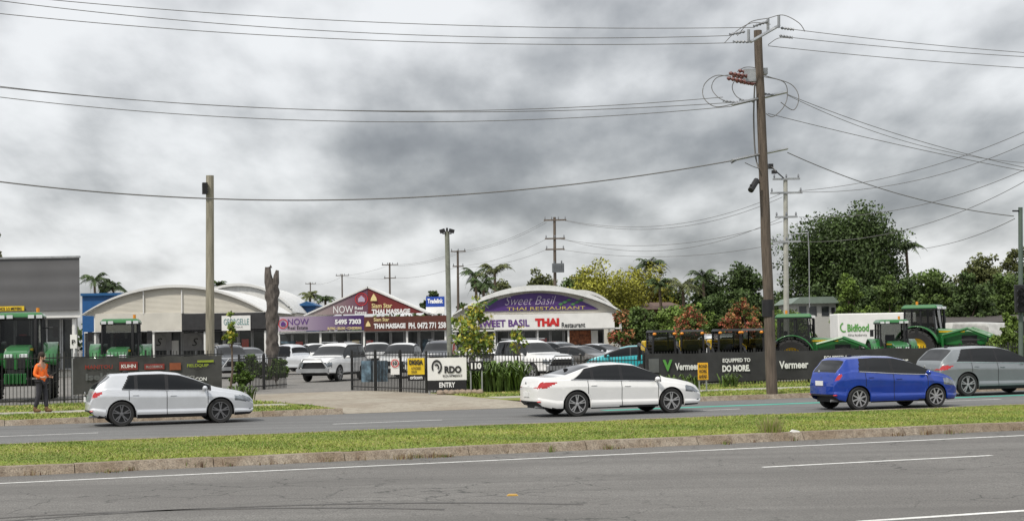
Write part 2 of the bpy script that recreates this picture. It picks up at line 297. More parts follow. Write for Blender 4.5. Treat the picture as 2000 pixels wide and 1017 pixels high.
def car(sp,paint,loc,rz,label,cat,step=.035,group=None,spokes=5,name='car',rim=None):
    th=thing(name,label,cat,loc,rz,group); L,W=sp['L'],sp['W']; n=int(L/step)+1; xs=np.linspace(0,L,n); near=step<.05
    top=smooth_interp(sp['top'],xs,2 if near else 1); belt=np.minimum(smooth_interp(sp['belt'],xs),top-.012)
    e=np.abs(2*xs/L-1); hw=W/2*(1-.2*e**9-.03*e**3); r=sp['r']; Ra=r+.045
    sill=np.interp(xs,[0,.12,.5,L-.6,L-.1,L],[.40,.3,.2,.2,.22,.3])+sp.get('lift',0)
    bot=sill.copy()
    for xw in(sp['rw'],sp['fw']):
        d=np.abs(xs-xw); k=d<Ra; bot[k]=np.maximum(bot[k],r+np.sqrt(Ra**2-d[k]**2))
    bot=np.minimum(bot,belt-.05)
    nl,ns,na=(22,14,10) if near else (10,8,6); rows=nl+ns+na; tum=sp.get('tum',.36)
    flare=np.zeros(n)
    for xw in(sp['rw'],sp['fw']): flare+=.022*np.exp(-((xs-xw)/(r*1.25))**4)
    Y=np.zeros((n,rows+1)); Z=np.zeros((n,rows+1))
    for j in range(rows+1):
        h=top-belt
        if j<=nl:
            t=j/nl; Z[:,j]=bot+(belt-bot)*t; q=(Z[:,j]-sill)/np.maximum(belt-sill,.05)
            f=.98-.055*(1-np.minimum(q/.22,1))**2-.03*np.clip((q-.22)/.1,0,1)*np.clip((.78-q)/.5,0,1)-.05*np.clip((q-.78)/.22,0,1); Y[:,j]=hw*f+flare*np.clip(1-abs(q-.5)*1.6,0,1)
        elif j<=nl+ns:
            t=(j-nl)/ns; Z[:,j]=belt+h*.88*t; Y[:,j]=hw*.93-tum*h*(t**1.15)-.01*min(1,t*8)
        else:
            a=(j-nl-ns)/na; Y[:,j]=Y[:,nl+ns]*(1-a**1.2); Z[:,j]=belt+h*.88+h*.12*(1-(1-a)**2.8)
    bulge=.07; parts={}
    def addf(key,pts):
        p=parts.setdefault(key,({},[],[])); idx=[]
        for q in pts:
            kk=(round(q[0],4),round(q[1],4),round(q[2],4))
            if kk not in p[0]: p[0][kk]=len(p[1]); p[1].append(q)
            idx.append(p[0][kk])
        if len(set(idx))>=3:
            u=[]
            for i in idx:
                if i not in u: u.append(i)
            p[2].append(tuple(u))
    tz0,tz1,tlx=sp['tl']; hz0,hz1,hlx=sp['hl']; lf=sp.get('lift',0); tz=sp.get('trim',.25)
    def cls(x,j,z,i):
        if j>=nl:
            h=top[i]-belt[i]
            if j<nl+ns:
                t=(j-nl+.5)/ns; x0=sp['ws'][0]+(sp['ws'][1]-sp['ws'][0])*t
                if x0<x<sp['ws'][2] and .05<t<.93 and h>.12:
                    for q in sp['pil']:
                        if abs(x-q)<.04: return 'pillar'
                    return 'window'
                if x0-.05<x<sp['ws'][2]+.06 and t<.97 and h>.08: return 'window_trim'
                return 'body'
            a=(j-nl-ns+.5)/na
            if sp['rs'][0]<x<sp['rs'][1] and a>.08: return 'rear_window'
            if sp['fs'][0]<x<sp['fs'][1] and a>.05: return 'windscreen'
            return 'body'
        if z<tz+lf: return 'lower_trim'
        if x<tlx*(.4+.6*(z-tz0)/max(tz1-tz0,.01)) and tz0<z<tz1: return 'tail_light'
        if x>L-hlx and hz0+ (x-(L-hlx))*-.1<z<hz1: return 'headlight'
        for k,(a,b) in enumerate(sp['doors']):
            if a<x<b and z>.3+lf: return 'door%d'%k
        return 'body'
    for i in range(n-1):
        for j in range(rows):
            xc=(xs[i]+xs[i+1])/2; zc=(Z[i,j]+Z[i+1,j+1])/2; c=cls(xc,j,zc,i)
            for sg in(-1,1):
                pts=[(xs[i],sg*Y[i,j],Z[i,j]),(xs[i+1],sg*Y[i+1,j],Z[i+1,j]),(xs[i+1],sg*Y[i+1,j+1],Z[i+1,j+1]),(xs[i],sg*Y[i,j+1],Z[i,j+1])]
                if sg>0: pts=pts[::-1]
                addf((c,0 if c in('body','rear_window','windscreen') else sg),pts)
    for end,i in((0,0),(1,n-1)):
        sgx=-1 if end==0 else 1; ny=20
        for j in range(rows-1):
            for k in range(ny):
                def pt(jj,kk):
                    q=2*kk/ny-1; return (xs[i]+sgx*bulge*(1-q*q)*(1 if jj<=nl else .8),q*Y[i,jj],Z[i,jj])
                pts=[pt(j,k),pt(j,k+1),pt(j+1,k+1),pt(j+1,k)]; y=(pts[0][1]+pts[1][1])/2; z=(pts[0][2]+pts[2][2])/2
                if end==0:
                    pts=pts[::-1]; c='body'
                    if tz0<z<tz1 and abs(y)>W*sp.get('tlw',.27): c='tail_light'
                    elif z<.44+lf: c='bumper'
                else:
                    c='body'
                    if hz0<z<hz1+.1 and abs(y)>W*.3: c='headlight'
                    elif z<sp.get('gr',.62) and abs(y)<W*.32: c='grille'
                addf((c,1 if y>0 else -1) if c in('tail_light','headlight') else (c,0),pts)
    mm={'body':paint,'window':dkglass,'rear_window':dkglass,'windscreen':dkglass,'pillar':blk,'window_trim':blk,'lower_trim':blk,'bumper':blk,'tail_light':redl,'headlight':headl,'grille':blk}
    for (c,s),(dd,vs,fs) in parts.items():
        m=MB(); m.add([(a-L/2,b,z) for a,b,z in vs],fs)
        make('door' if c[:4]=='door' else c,m,mm.get(c,paint),th,True,ang=18 if near else 30)
    m=MB(); m.box((0,0,.47+lf/2),(L-.4,W-.5,.5)); m.box((sp['rw']/2+sp['fw']/2-L/2,0,.3+lf),(sp['fw']-sp['rw']-2*Ra,W-.2,.16)); make('underbody',m,blk,th)
    for xw in(sp['rw'],sp['fw']):
        for sg in(-1,1): wheel(th,xw-L/2,sg*(W/2-.125),r,.21,spokes,sg,rim)
    mx=sp['ws'][2]-.12; ib=int(mx/L*(n-1))
    for sg in(-1,1):
        m=MB(); m.ell((mx-L/2,sg*(hw[ib]+.09),belt[ib]+.07),(.07,.1,.065)); m.box((mx-L/2,sg*(hw[ib]),belt[ib]+.03),(.04,.1,.03)); make('wing_mirror',m,paint,th,True)
        if not near: continue
        for a,b in sp['doors']:
            q=int((a+.16)/L*(n-1)); m=MB(); zz=belt[q]-.13; m.box((a+.17-L/2,sg*(hw[q]*.965+.012),zz),(.17,.03,.028)); make('door_handle',m,paint,th,bevel=.008)
        for xx in sorted(set([round(d,1) for a in sp['doors'] for d in a])):
            m=MB(); q=int(round(xx/L*(n-1))); vs=[]
            for j in range(2,nl+1): vs+= [(xx-.008-L/2,sg*(Y[q,j]+.004),Z[q,j]),(xx+.008-L/2,sg*(Y[q,j]+.004),Z[q,j])]
            m.add(vs,[(2*k,2*k+1,2*k+3,2*k+2) for k in range(nl-2)]); make('door_seam',m,blk,th)
        m=MB(); a0,a1=sp['ws'][0]-.03,sp['ws'][2]+.02; pts=[]
        for k in range(13):
            xx=a0+(a1-a0)*k/12; q=int(xx/L*(n-1)); pts.append((xx-L/2,sg*(Y[q,nl]+.004),belt[q]+.008))
        m.tube(pts,.011,5); make('chrome_strip',m,chrome,th,True)
        m=MB(); m.ell((L/2-.14,sg*W*.36,.36+lf),(.1,.1,.05)); make('fog_light',m,headl,th,True)
        m=MB(); m.ell((-L/2+.04,sg*W*.36,.42+lf),(.06,.09,.03)); make('rear_reflector',m,redl,th,True)
    if near:
        m=MB(); m.ell((sp['ws'][0]+.15-L/2,0,top[int((sp['ws'][0]+.15)/L*(n-1))]+.02),(.08,.02,.04)); make('roof_antenna',m,blk,th,True)
        m=MB(); m.tube([(-L/2-.02,-W*.28,.27),(-L/2+.25,-W*.28,.27)],.035); make('exhaust_tip',m,galv,th,True)
        m=MB(); m.ell((-L/2-bulge-.01,0,tz1-.03),(.015,.05,.04)); make('badge',m,chrome,th,True)
    m=MB(); m.box((-L/2-bulge-.012,0,sp['pz']),(.02,.38,.13)); make('licence_plate',m,white,th)
    m=MB(); m.box((L/2+bulge+.012,0,.42+lf),(.02,.38,.12)); make('licence_plate',m,white,th)
    if sp.get('rack'):
        for s in(-1,1): m=MB(); m.tube([(-L/2+.6,s*.62,sp['rack']),(L/2-2.3,s*.62,sp['rack'])],.025,6); make('roof_rail',m,galv,th)
        m=MB(); m.box((-L/2-.16,.25,1.15),(.2,.7,.7)); make('spare_wheel_cover',m,blk,th,bevel=.1)
        m=MB(); m.tube([(L/2+.12,-.8,.62),(L/2+.18,-.45,1.1),(L/2+.18,.45,1.1),(L/2+.12,.8,.62)],.04); m.box((L/2+.12,0,.55),(.1,1.7,.2)); make('bull_bar',m,galv,th,True)
    return th
HATCH=dict(L=4.37,W=1.79,r=.335,rw=.80,fw=3.44,trim=.29,top=[(0,.66),(.05,.84),(.1,.98),(.22,1.12),(.42,1.27),(.53,1.37),(.58,1.40),(.8,1.405),(1.3,1.43),(1.9,1.435),(2.35,1.385),(2.75,1.24),(3.3,1.0),(3.5,.955),(4.0,.86),(4.22,.76),(4.37,.6)],
 belt=[(0,.65),(.08,.92),(.4,.99),(1,.96),(2,.92),(3.2,.89),(3.5,.85),(4,.77),(4.25,.68),(4.37,.55)],ws=(.85,1.05,3.12),pil=[2.0,1.2],doors=[(1.0,2.0),(2.0,3.1)],rs=(.12,.52),fs=(2.4,3.28),tl=(.78,.92,.36),hl=(.60,.74,.55),pz=.72)
SEDAN=dict(L=4.885,W=1.84,r=.345,rw=1.07,fw=3.9,top=[(0,.82),(.05,1.02),(.12,1.09),(.5,1.09),(.72,1.12),(1.4,1.35),(1.85,1.43),(2.4,1.445),(2.85,1.40),(3.3,1.22),(3.75,1.01),(4.1,.95),(4.5,.86),(4.75,.75),(4.885,.58)],
 belt=[(0,.81),(.05,.94),(.2,.98),(1,.99),(2,.945),(3.5,.89),(4.1,.83),(4.6,.73),(4.885,.54)],ws=(.95,1.4,3.55),pil=[2.42,1.55],doors=[(1.4,2.4),(2.4,3.5)],rs=(.78,1.55),fs=(2.9,3.72),tl=(.79,.95,.55),hl=(.60,.76,.55),pz=.62)
SMALL=dict(L=3.97,W=1.72,r=.32,rw=.68,fw=3.17,top=[(0,.76),(.04,.95),(.08,1.05),(.3,1.28),(.38,1.42),(.44,1.455),(.7,1.465),(1.3,1.49),(1.9,1.47),(2.3,1.38),(2.75,1.2),(3.12,1.03),(3.5,.94),(3.8,.82),(3.97,.62)],
 belt=[(0,.75),(.1,.98),(.5,1.06),(1,1.03),(2,.96),(3.1,.91),(3.5,.85),(3.8,.74),(3.97,.58)],ws=(.75,.85,2.98),pil=[1.78,1.0],doors=[(.9,1.8),(1.8,2.85)],rs=(.09,.36),fs=(2.3,3.1),tl=(.84,1.1,.3),hl=(.64,.82,.55),pz=.75)
SUV=dict(L=4.66,W=1.89,r=.375,rw=.93,fw=3.80,trim=.3,top=[(0,.9),(.05,1.05),(.1,1.15),(.4,1.42),(.52,1.54),(.6,1.56),(1,1.585),(1.7,1.61),(2.3,1.59),(2.75,1.48),(3.3,1.2),(3.6,1.1),(4.1,1.03),(4.45,.91),(4.66,.68)],
 belt=[(0,.88),(.1,1.02),(.5,1.10),(1,1.09),(2,1.05),(3.3,1.01),(3.7,.98),(4.3,.86),(4.66,.62)],ws=(.6,.9,3.3),pil=[2.1,1.15],doors=[(1.1,2.1),(2.1,3.2)],rs=(.12,.50),fs=(2.75,3.5),tl=(.85,1.0,.45),hl=(.72,.86,.5),pz=.62,gr=.72)
WD4=dict(L=4.8,W=1.88,r=.39,rw=.95,fw=3.75,lift=.15,tum=.22,rack=1.9,top=[(0,1.12),(.04,1.3),(.1,1.5),(.2,1.75),(.35,1.83),(1,1.87),(2.3,1.85),(2.65,1.72),(3.15,1.32),(3.4,1.22),(4.1,1.17),(4.6,1.08),(4.8,.95)],
 belt=[(0,1.1),(.1,1.13),(1,1.12),(3.2,1.1),(4.1,1.08),(4.6,1.0),(4.8,.88)],ws=(.3,.4,3.15),pil=[2.15,1.2],doors=[(1.2,2.15),(2.17,3.15)],rs=(.05,.2),fs=(2.62,3.3),tl=(.85,1.15,.2),hl=(.72,.95,.3),pz=.8,gr=.95)
UTE=dict(L=5.2,W=1.85,r=.38,rw=1.1,fw=4.15,lift=.15,tum=.25,top=[(0,1.05),(.02,1.1),(2.0,1.1),(2.07,1.3),(2.15,1.62),(2.35,1.76),(2.9,1.8),(3.4,1.72),(3.9,1.3),(4.15,1.17),(4.8,1.08),(5.08,.98),(5.2,.88)],
 belt=[(0,1.03),(2,1.05),(4.1,1.05),(4.8,1.0),(5.2,.82)],ws=(2.2,2.3,3.9),pil=[3.05],doors=[(2.25,3.05),(3.07,3.95)],rs=(2.08,2.2),fs=(3.4,4.05),tl=(.8,1.02,.15),hl=(.7,.88,.4),pz=.6,gr=.9)
pw=mat('car_paint_white',(.80,.80,.79),.3,var=.03,coat=1); psil=mat('car_paint_silver',(.62,.64,.67),.32,metal=.3,var=.04,coat=1)
pblue=mat('car_paint_blue',(.003,.042,.34),.25,metal=.2,var=.1,coat=1); pgrey=mat('car_paint_grey',(.25,.27,.28),.32,metal=.5,var=.05,coat=1)
pdark=mat('car_paint_dark',(.03,.033,.04),.3,metal=.3,coat=1); pteal=mat('car_paint_teal',(.01,.36,.40),.3,coat=1); pbrown=mat('car_paint_taupe',(.12,.11,.1),.3,metal=.5,coat=1)
def vpos(px,v): D=Dv(px,v); return (GX(px,D),D,0)
car(HATCH,psil,vpos(330,45.0),TH,'silver hatchback driving along the kerb lane','car',.03,rim=rimk)
car(SEDAN,pw,vpos(1190,41.5),TH,'white sedan driving past the driveway','car',.03)
car(SMALL,pblue,vpos(1722,39.3),TH,'bright blue small hatchback seen from its rear quarter','car',.03,spokes=8)
car(SUV,pgrey,vpos(1925,44.8),TH,'grey metallic sport utility vehicle in the far lane','car',.03)
YG='vehicles parked in the yard'
def yc(sp,p,px,D,deg,label,cat='car'): return car(sp,p,(GX(px,D),D,GZ+.002),math.radians(deg),label,cat,.06,YG,6)
yc(WD4,pw,652,80,-108,'white four-wheel drive parked facing the road','car')
yc(WD4,pdark,447,90,-70,'dark four-wheel drive parked beside the shrubs')
yc(UTE,psil,572,96,150,'silver utility truck parked side on','pickup truck')
yc(UTE,pw,735,98,-80,'white utility truck parked among the cars','pickup truck')
yc(UTE,pw,790,84,-100,'white utility truck parked nose to the fence','pickup truck')
yc(HATCH,pw,850,112,-90,'small white car near the shop fronts')
yc(SEDAN,pdark,700,112,-90,'dark sedan near the shop fronts')
yc(WD4,pw,1040,76,-58,'white four-wheel drive parked behind the garden plants')
yc(SEDAN,pbrown,1128,89,-42,'dark grey sedan parked in a row')
yc(SMALL,pteal,1222,79,176,'teal hatchback parked in a row')
yc(WD4,pw,925,104,-60,'white four-wheel drive parked by the restaurant')
yc(SUV,pdark,485,108,-60,'dark wagon parked by the shop fronts')
yc(UTE,pdark,1300,98,-160,'dark utility truck at the end of the row','pickup truck')
yc(WD4,pw,1392,86,-150,'white four-wheel drive behind the loaders')
yc(WD4,pdark,858,92,-95,'black four-wheel drive parked behind the light pole')
yc(SUV,pw,720,108,-100,'white wagon near the shop fronts'); yc(SEDAN,psil,1170,104,-40,'silver sedan near the restaurant'); yc(SUV,pgrey,1095,106,-50,'grey wagon near the restaurant')
yc(UTE,pw,612,104,-60,'white tray-back utility truck by the shops','pickup truck'); yc(WD4,psil,1440,92,-30,'silver four-wheel drive behind the loaders')
# ---------------- tractors
def bigwheel(par,x,y,r,w,sgn,rimmat):
    g=bpy.data.objects.new('wheel',None); COL.objects.link(g); g.parent=par; g.location=(x,y,r)
    mb=MB(); rr=r*.55
    mb.lathe([(rr,-w/2+.03),(r*.85,-w/2),(r*.95,-w*.42),(r*.96,0),(r*.95,w*.42),(r*.85,w/2),(rr,w/2-.03)],(0,0,0),28)
    for i in range(18):
        for s in(-1,1):
            a=2*math.pi*(i+(.5 if s>0 else 0))/18
            p0=Vector((math.cos(a)*r*.97,0,math.sin(a)*r*.97)); a2=a+.16; p1=Vector((math.cos(a2)*r*.93,s*w*.5,math.sin(a2)*r*.93))
            mb.tube([p0,p1],.035*r/.9+.005,5)
    make('tyre',mb,black,g)
    mb=MB(); s=sgn*w*.25; mb.lathe([(rr+.01,sgn*(w/2-.05)),(rr*.9,s),(rr*.5,s*.4),(rr*.4,s*.9),(.001,s)],(0,0,0),24); make('rim',mb,rimmat,g,True)
def tractor(loc,deg,label,loader=False,sc=1.):
    th=thing('tractor',label,'tractor',loc,math.radians(deg)); th.scale=(sc,)*3
    for s in(-1,1): bigwheel(th,0,s*.92,.92,.5,s,yel); bigwheel(th,2.45,s*.85,.62,.4,s,yel)
    mb=MB(); mb.prism([(.75,1.1),(2.7,1.02),(3.05,1.1),(3.1,1.45),(2.95,1.66),(2.3,1.8),(.75,1.88)],-.4,.4); make('bonnet',mb,green,th,bevel=.08)
    mb=MB(); mb.box((3.09,0,1.26),(.06,.6,.34)); make('grille',mb,blk,th,bevel=.02)
    mb=MB(); mb.box((3.13,0,1.26),(.02,.1,.36)); make('grille_bar',mb,green,th)
    for s in(-1,1): mb=MB(); mb.box((2.3,s*.405,1.35),(.7,.02,.35)); make('side_grille',mb,blk,th); mb=MB(); mb.box((1.5,s*.41,1.72),(1.2,.02,.07)); make('side_stripe',mb,yel,th)
    for s in(-1,1): mb=MB(); mb.box((3.07,s*.24,1.52),(.1,.26,.12)); make('headlight',mb,clearl,th,bevel=.02)
    mb=MB(); mb.box((1.3,0,.85),(3.6,.55,.5)); mb.box((2.45,0,.62),(.25,1.5,.22)); mb.box((0,0,.92),(.35,1.5,.35)); make('chassis',mb,blk,th,bevel=.03)
    mb=MB()
    for i in range(6): mb.box((3.32,-.3+i*.12,.78),(.4,.09,.34))
    make('front_weight',mb,green,th,bevel=.02)
    for s in(-1,1):
        mb=MB(); a=[math.radians(q) for q in range(15,170,12)]; vs=[];R=1.04
        for q in a:
            for yy in(.55,1.2): vs.append((math.cos(q)*R,s*yy,.92+math.sin(q)*R))
        mb.add(vs,[(2*i,2*i+1,2*i+3,2*i+2) for i in range(len(a)-1)]); o=make('mudguard',mb,green,th,True); sd=o.modifiers.new('s','SOLIDIFY'); sd.thickness=.05
        mb=MB(); mb.box((2.45,s*.85,1.32),(.9,.38,.05)); make('mudguard',mb,blk,th,bevel=.02)
    cz0,cz1=1.25,2.78
    mb=MB()
    for x,t in((-.65,-.6),(.15,.15),(.85,.75)):
        for s in(-1,1): mb.tube([(x,s*.72,cz0),(t,s*.68,cz1)],.045,6)
    for s in(-1,1): mb.box((.1,s*.7,cz0),(1.55,.08,.12))
    mb.box((.8,0,cz0+.1),(.1,1.4,.35)); make('cab_frame',mb,blk,th)
    mb=MB()
    for s in(-1,1): mb.add([(-.65,s*.715,cz0),(.85,s*.715,cz0),(.75,s*.675,cz1),(-.6,s*.675,cz1)],[(0,1,2,3)])
    mb.add([(.86,-.7,cz0+.2),(.86,.7,cz0+.2),(.76,.66,cz1),(.76,-.66,cz1)],[(0,1,2,3)]); mb.add([(-.66,-.7,cz0),(-.66,.7,cz0),(-.61,.66,cz1),(-.61,-.66,cz1)],[(0,1,2,3)])
    make('cab_window',mb,clearg,th)
    mb=MB(); mb.box((.1,0,cz1+.12),(1.75,1.6,.18),tx=.85,ty=.85); make('cab_roof',mb,green,th,bevel=.06)
    mb=MB(); mb.box((.1,0,cz1+.01),(1.7,1.52,.06)); make('roof_lining',mb,blk,th)
    for s in(-1,1):
        for yy in(.35,.62): mb=MB(); mb.box((.97,s*yy,cz1+.06),(.1,.2,.12)); make('work_light',mb,clearl,th)
    mb=MB(); mb.tube([(-.3,.5,cz1+.2),(-.3,.5,cz1+.38)],.06); make('beacon',mb,mat('amber_lens',(.7,.25,.02),.3),th)
    mb=MB(); mb.box((-.1,0,1.5),(.5,.5,.15)); mb.box((-.32,0,1.85),(.15,.48,.7)); make('seat',mb,darkint,th,bevel=.04)
    mb=MB(); mb.tube([(.75,0,1.4),(.45,0,1.85)],.03); mb.lathe([(.2,0),(.22,.02),(.2,.04)],(.42,0,1.88),16); make('steering_wheel',mb,blk,th)
    mb=MB(); mb.tube([(.95,.5,1.5),(.95,.5,2.7),(.9,.5,2.85)],.06); make('exhaust_pipe',mb,blk,th,True)
    for s in(-1,1): mb=MB(); mb.tube([(.75,s*.7,2.45),(.85,s*1.1,2.45)],.018); mb.box((.85,s*1.15,2.3),(.05,.18,.36)); make('wing_mirror',mb,blk,th)
    for i in range(2): mb=MB(); mb.box((.75,-.85,.55+i*.35),(.4,.25,.04)); make('step',mb,blk,th)
    if loader:
        for s in(-1,1):
            mb=MB(); pts=[(1.1,s*.62,1.55),(2.3,s*.62,1.85),(3.3,s*.62,1.45),(4.0,s*.62,.75)]
            for a,b in zip(pts[:-1],pts[1:]): mb.tube([a,b],.08,6)
            mb.tube([(1.1,s*.62,.8),(1.1,s*.62,1.6)],.08,6); make('loader_arm',mb,green,th)
        mb=MB(); mb.prism([(4.0,.5),(4.7,.45),(4.75,.5),(4.15,.6),(4.05,1.15),(3.95,1.15)],-.95,.95); make('loader_bucket',mb,green,th)
    return th
tractor((GX(44,61.5),61.5,GZ),-77,'green tractor with glazed cab parked behind the fence',sc=1.1)
tractor((GX(237,66),66,GZ),-80,'green tractor facing the road behind the banner',sc=1.02)
tractor((GX(1548,70),70,GZ),-14,'green tractor with front loader behind the banner',True,.93)
tractor((GX(1740,69),69,GZ),-92,'compact green tractor facing the fence',sc=.82)
tractor((GX(1800,82),82,GZ),-28,'large green tractor with loader beside the truck',True,1.08)
def skid(loc,deg,label):
    th=thing('skid_steer_loader',label,'loader',loc,math.radians(deg),'compact loaders in the yard')
    for x in(-.45,.65):
        for s in(-1,1): bigwheel(th,x,s*.7,.4,.28,s,yel)
    mb=MB(); mb.box((0,0,.75),(2.1,1.05,.75)); mb.box((-.85,0,1.15),(.7,1.1,.5),tx=.8); make('body',mb,blk,th,bevel=.05)
    mb=MB(); mb.box((-.95,0,1.55),(.55,1.14,.4),tx=.8); make('engine_cover',mb,yel,th,bevel=.05)
    mb=MB()
    for x in(-.5,.6):
        for s in(-1,1): mb.tube([(x,s*.48,1.1),(x-.03,s*.44,2.1)],.05,6)
    mb.box((.02,0,2.13),(1.3,1.0,.1),tx=.9,ty=.9)
    for i in range(6): mb.box((.05,-.48,1.2+i*.13),(1.1,.02,.03)); mb.box((.05,.48,1.2+i*.13),(1.1,.02,.03))
    make('cab_frame',mb,blk,th,bevel=.02)
    mb=MB(); mb.box((.02,0,1.62),(1.05,.88,.85)); make('cab_glass',mb,clearg,th)
    mb=MB(); mb.box((-.1,0,1.3),(.5,.5,.5)); make('seat',mb,darkint,th,bevel=.05)
    for s in(-1,1): mb=MB(); mb.ell((.72,s*.42,2.02),(.05,.08,.06)); make('work_light',mb,MC['amber_lens'],th,True)
    for s in(-1,1):
        mb=MB(); mb.tube([(-1.1,s*.68,1.6),(.3,s*.68,1.35),(1.2,s*.68,.75),(1.35,s*.68,.35)],.08,6); mb.tube([(-1.1,s*.68,.9),(-1.1,s*.68,1.6)],.08,6); make('loader_arm',mb,blk,th)
        mb=MB(); mb.box((.0,s*.765,1.42),(.7,.02,.16),ry=.18); make('side_stripe',mb,yel,th)
    mb=MB(); mb.prism([(1.3,.1),(1.95,.08),(1.98,.12),(1.45,.25),(1.4,.65),(1.3,.65)],-.9,.9); make('loader_bucket',mb,blk,th)
for px,D,dg in((1290,67,-82),(1352,67.5,-97),(1418,67.5,-84),(1476,68.5,-112)): skid((GX(px,D),D,GZ),dg,'black and yellow compact loader behind the fence')
# ---------------- fences
fm=mat('fence_black',(.02,.02,.02),.5)
def fence(p0,p1,h,label,grp='steel fence panels'):
    p0=Vector(p0);p1=Vector(p1); Ln=(p1-p0).length; n=max(1,round(Ln/2.4)); d=(p1-p0)/Ln; w=Ln/n; rz=math.atan2(d.y,d.x)
    mp=MB(); mp.box((0,0,h/2+.03),(.065,.065,h+.06))
    mr=MB(); mr.box((w/2,0,.15),(w-.07,.035,.04)); mr.box((w/2,0,h-.15),(w-.07,.035,.04))
    k=int(w/.12)
    for i in range(1,k): mr.box((w*i/k,0,h/2),(.022,.022,h))
    a=None
    for i in range(n):
        t=thing('fence_panel',label,'fence',p0+d*(w*i),rz,grp)
        if a is None:
            a=make('post',mp,fm,t); b=make('picket_panel',mr,fm,t)
        else:
            for q in(a,b): c=q.copy(); c.parent=t; COL.objects.link(c)
def gp(px,D): return (GX(px,D),D,GZ)
def fv(px,v): return gp(px,Dv(px,v))
fl='black steel picket fence panel'
fence(fv(-40,58),fv(438,58),1.75,fl)
fence(gp(466,66),gp(560,70),1.45,'open black steel gate leaf','open gate')
fence(gp(686,65),gp(832,59.8),1.55,fl); fence(gp(832,59.8),gp(1010,61),1.5,fl); fence(gp(1010,61),fv(1256,56),1.2,fl); fence(fv(1256,56),fv(2060,56),1.35,fl)
def banner(v,px0,px1,z0,z1,m,label,items,sub=24):
    a=Vector(fv(px0,v));b=Vector(fv(px1,v)); d=(b-a); Ln=d.length; rz=math.atan2(d.y,d.x)
    th=thing('banner',label,'banner',(a.x,a.y,0),rz)
    mb=MB(); vs=[]
    for i in range(sub+1):
        t=i/sub
        for z in(z0,(z0+z1)/2,z1): vs.append((Ln*t,-.045+.02*math.sin(i*2.1+z*3),z+(.02*math.sin(i*1.3))))
    mb.add(vs,[(3*i+j,3*i+3+j,3*i+4+j,3*i+1+j) for i in range(sub) for j in(0,1)]); make('mesh_cloth',mb,m,th,True)
    for it in items:
        kind,s,x0,x1,y0,y1,m2=it[:7]; kw=it[7] if len(it)>7 else {}
        xa=[0,0]
        for k,px in enumerate((x0,x1)):
            q=Vector(fv(px,v)); xa[k]=(q-a).length*(1 if q.x>a.x else -1)
        pm=(x0+x1)/2; D=Dv(pm,v); za=P(pm,y1,D).z; zb=P(pm,y0,D).z
        if kind=='t': text(th,s,sum(xa)/2,(za+zb)/2,xa[1]-xa[0],zb-za,-.09,m2,**kw)
        else: mb=MB(); mb.box((sum(xa)/2,-.078,(za+zb)/2),(xa[1]-xa[0],.012,zb-za)); make('printed_patch',mb,m2,th)
bn=mat('banner_black',(.035,.035,.038),.8,var=.35,scale=1.2,bump=.2); bgrey=mat('banner_grey',(.11,.115,.12),.8,var=.3,scale=2); bmesh_=mat('banner_mesh_dark',(.055,.055,.055),.9,var=.5,scale=.9)
red_p=mat('patch_red',(.22,.03,.025),.6,var=.3); or_p=mat('patch_orange',(.25,.07,.03),.6); gry=mat('patch_yellow_green',(.28,.35,.03),.6)
banner(57.93,142,432,.45,1.72,bmesh_,'long dark sponsor banner tied to the steel fence',[
 ('t','MANITOU',165,219,712,720,trd,{'bold':.02}),('b','',232,268,706,722,red_p),('t','KUHN',236,264,711,718,tw,{'bold':.02}),
 ('b','',281,320,710,721,red_p),('t','McCORMICK',284,317,713,718,twd,{'bold':.02}),('b','',330,352,708,722,or_p),('t','FIELDQUIP',364,406,710,717,gry,{'bold':.02}),('b','',384,416,703,707,gry),
 ('t','iseki',166,212,728,742,bgrey,{'bold':.04}),('t','DIECI',352,378,733,740,twd,{'bold':.03}),('t','CON',380,402,736,743,tw,{'bold':.02}),('t','farm  machinery  parts',232,330,732,740,bgrey)])
banner(55.93,1258,1810,.3,1.42,bn,'long black advertising banner along the fence',[
 ('t','Vermeer',1315,1362,708,722,tw,{'bold':.03}),('t','V',1291,1310,702,724,tg,{'bold':.05}),('b','',1264,1284,700,727,bgrey),
 ('t','EQUIPPED TO',1408,1462,699,708,tw,{'bold':.03}),('t','DO MORE.',1407,1461,712,725,tw,{'bold':.05}),
 ('t','Vermeer',1518,1575,704,719,tw,{'bold':.03}),('t','EQUIPPED TO',1606,1660,694,702,tw,{'bold':.03}),('t','DO MORE.',1605,1658,707,716,tw,{'bold':.05}),('t','Vermeer',1716,1770,698,710,tw,{'bold':.03})])
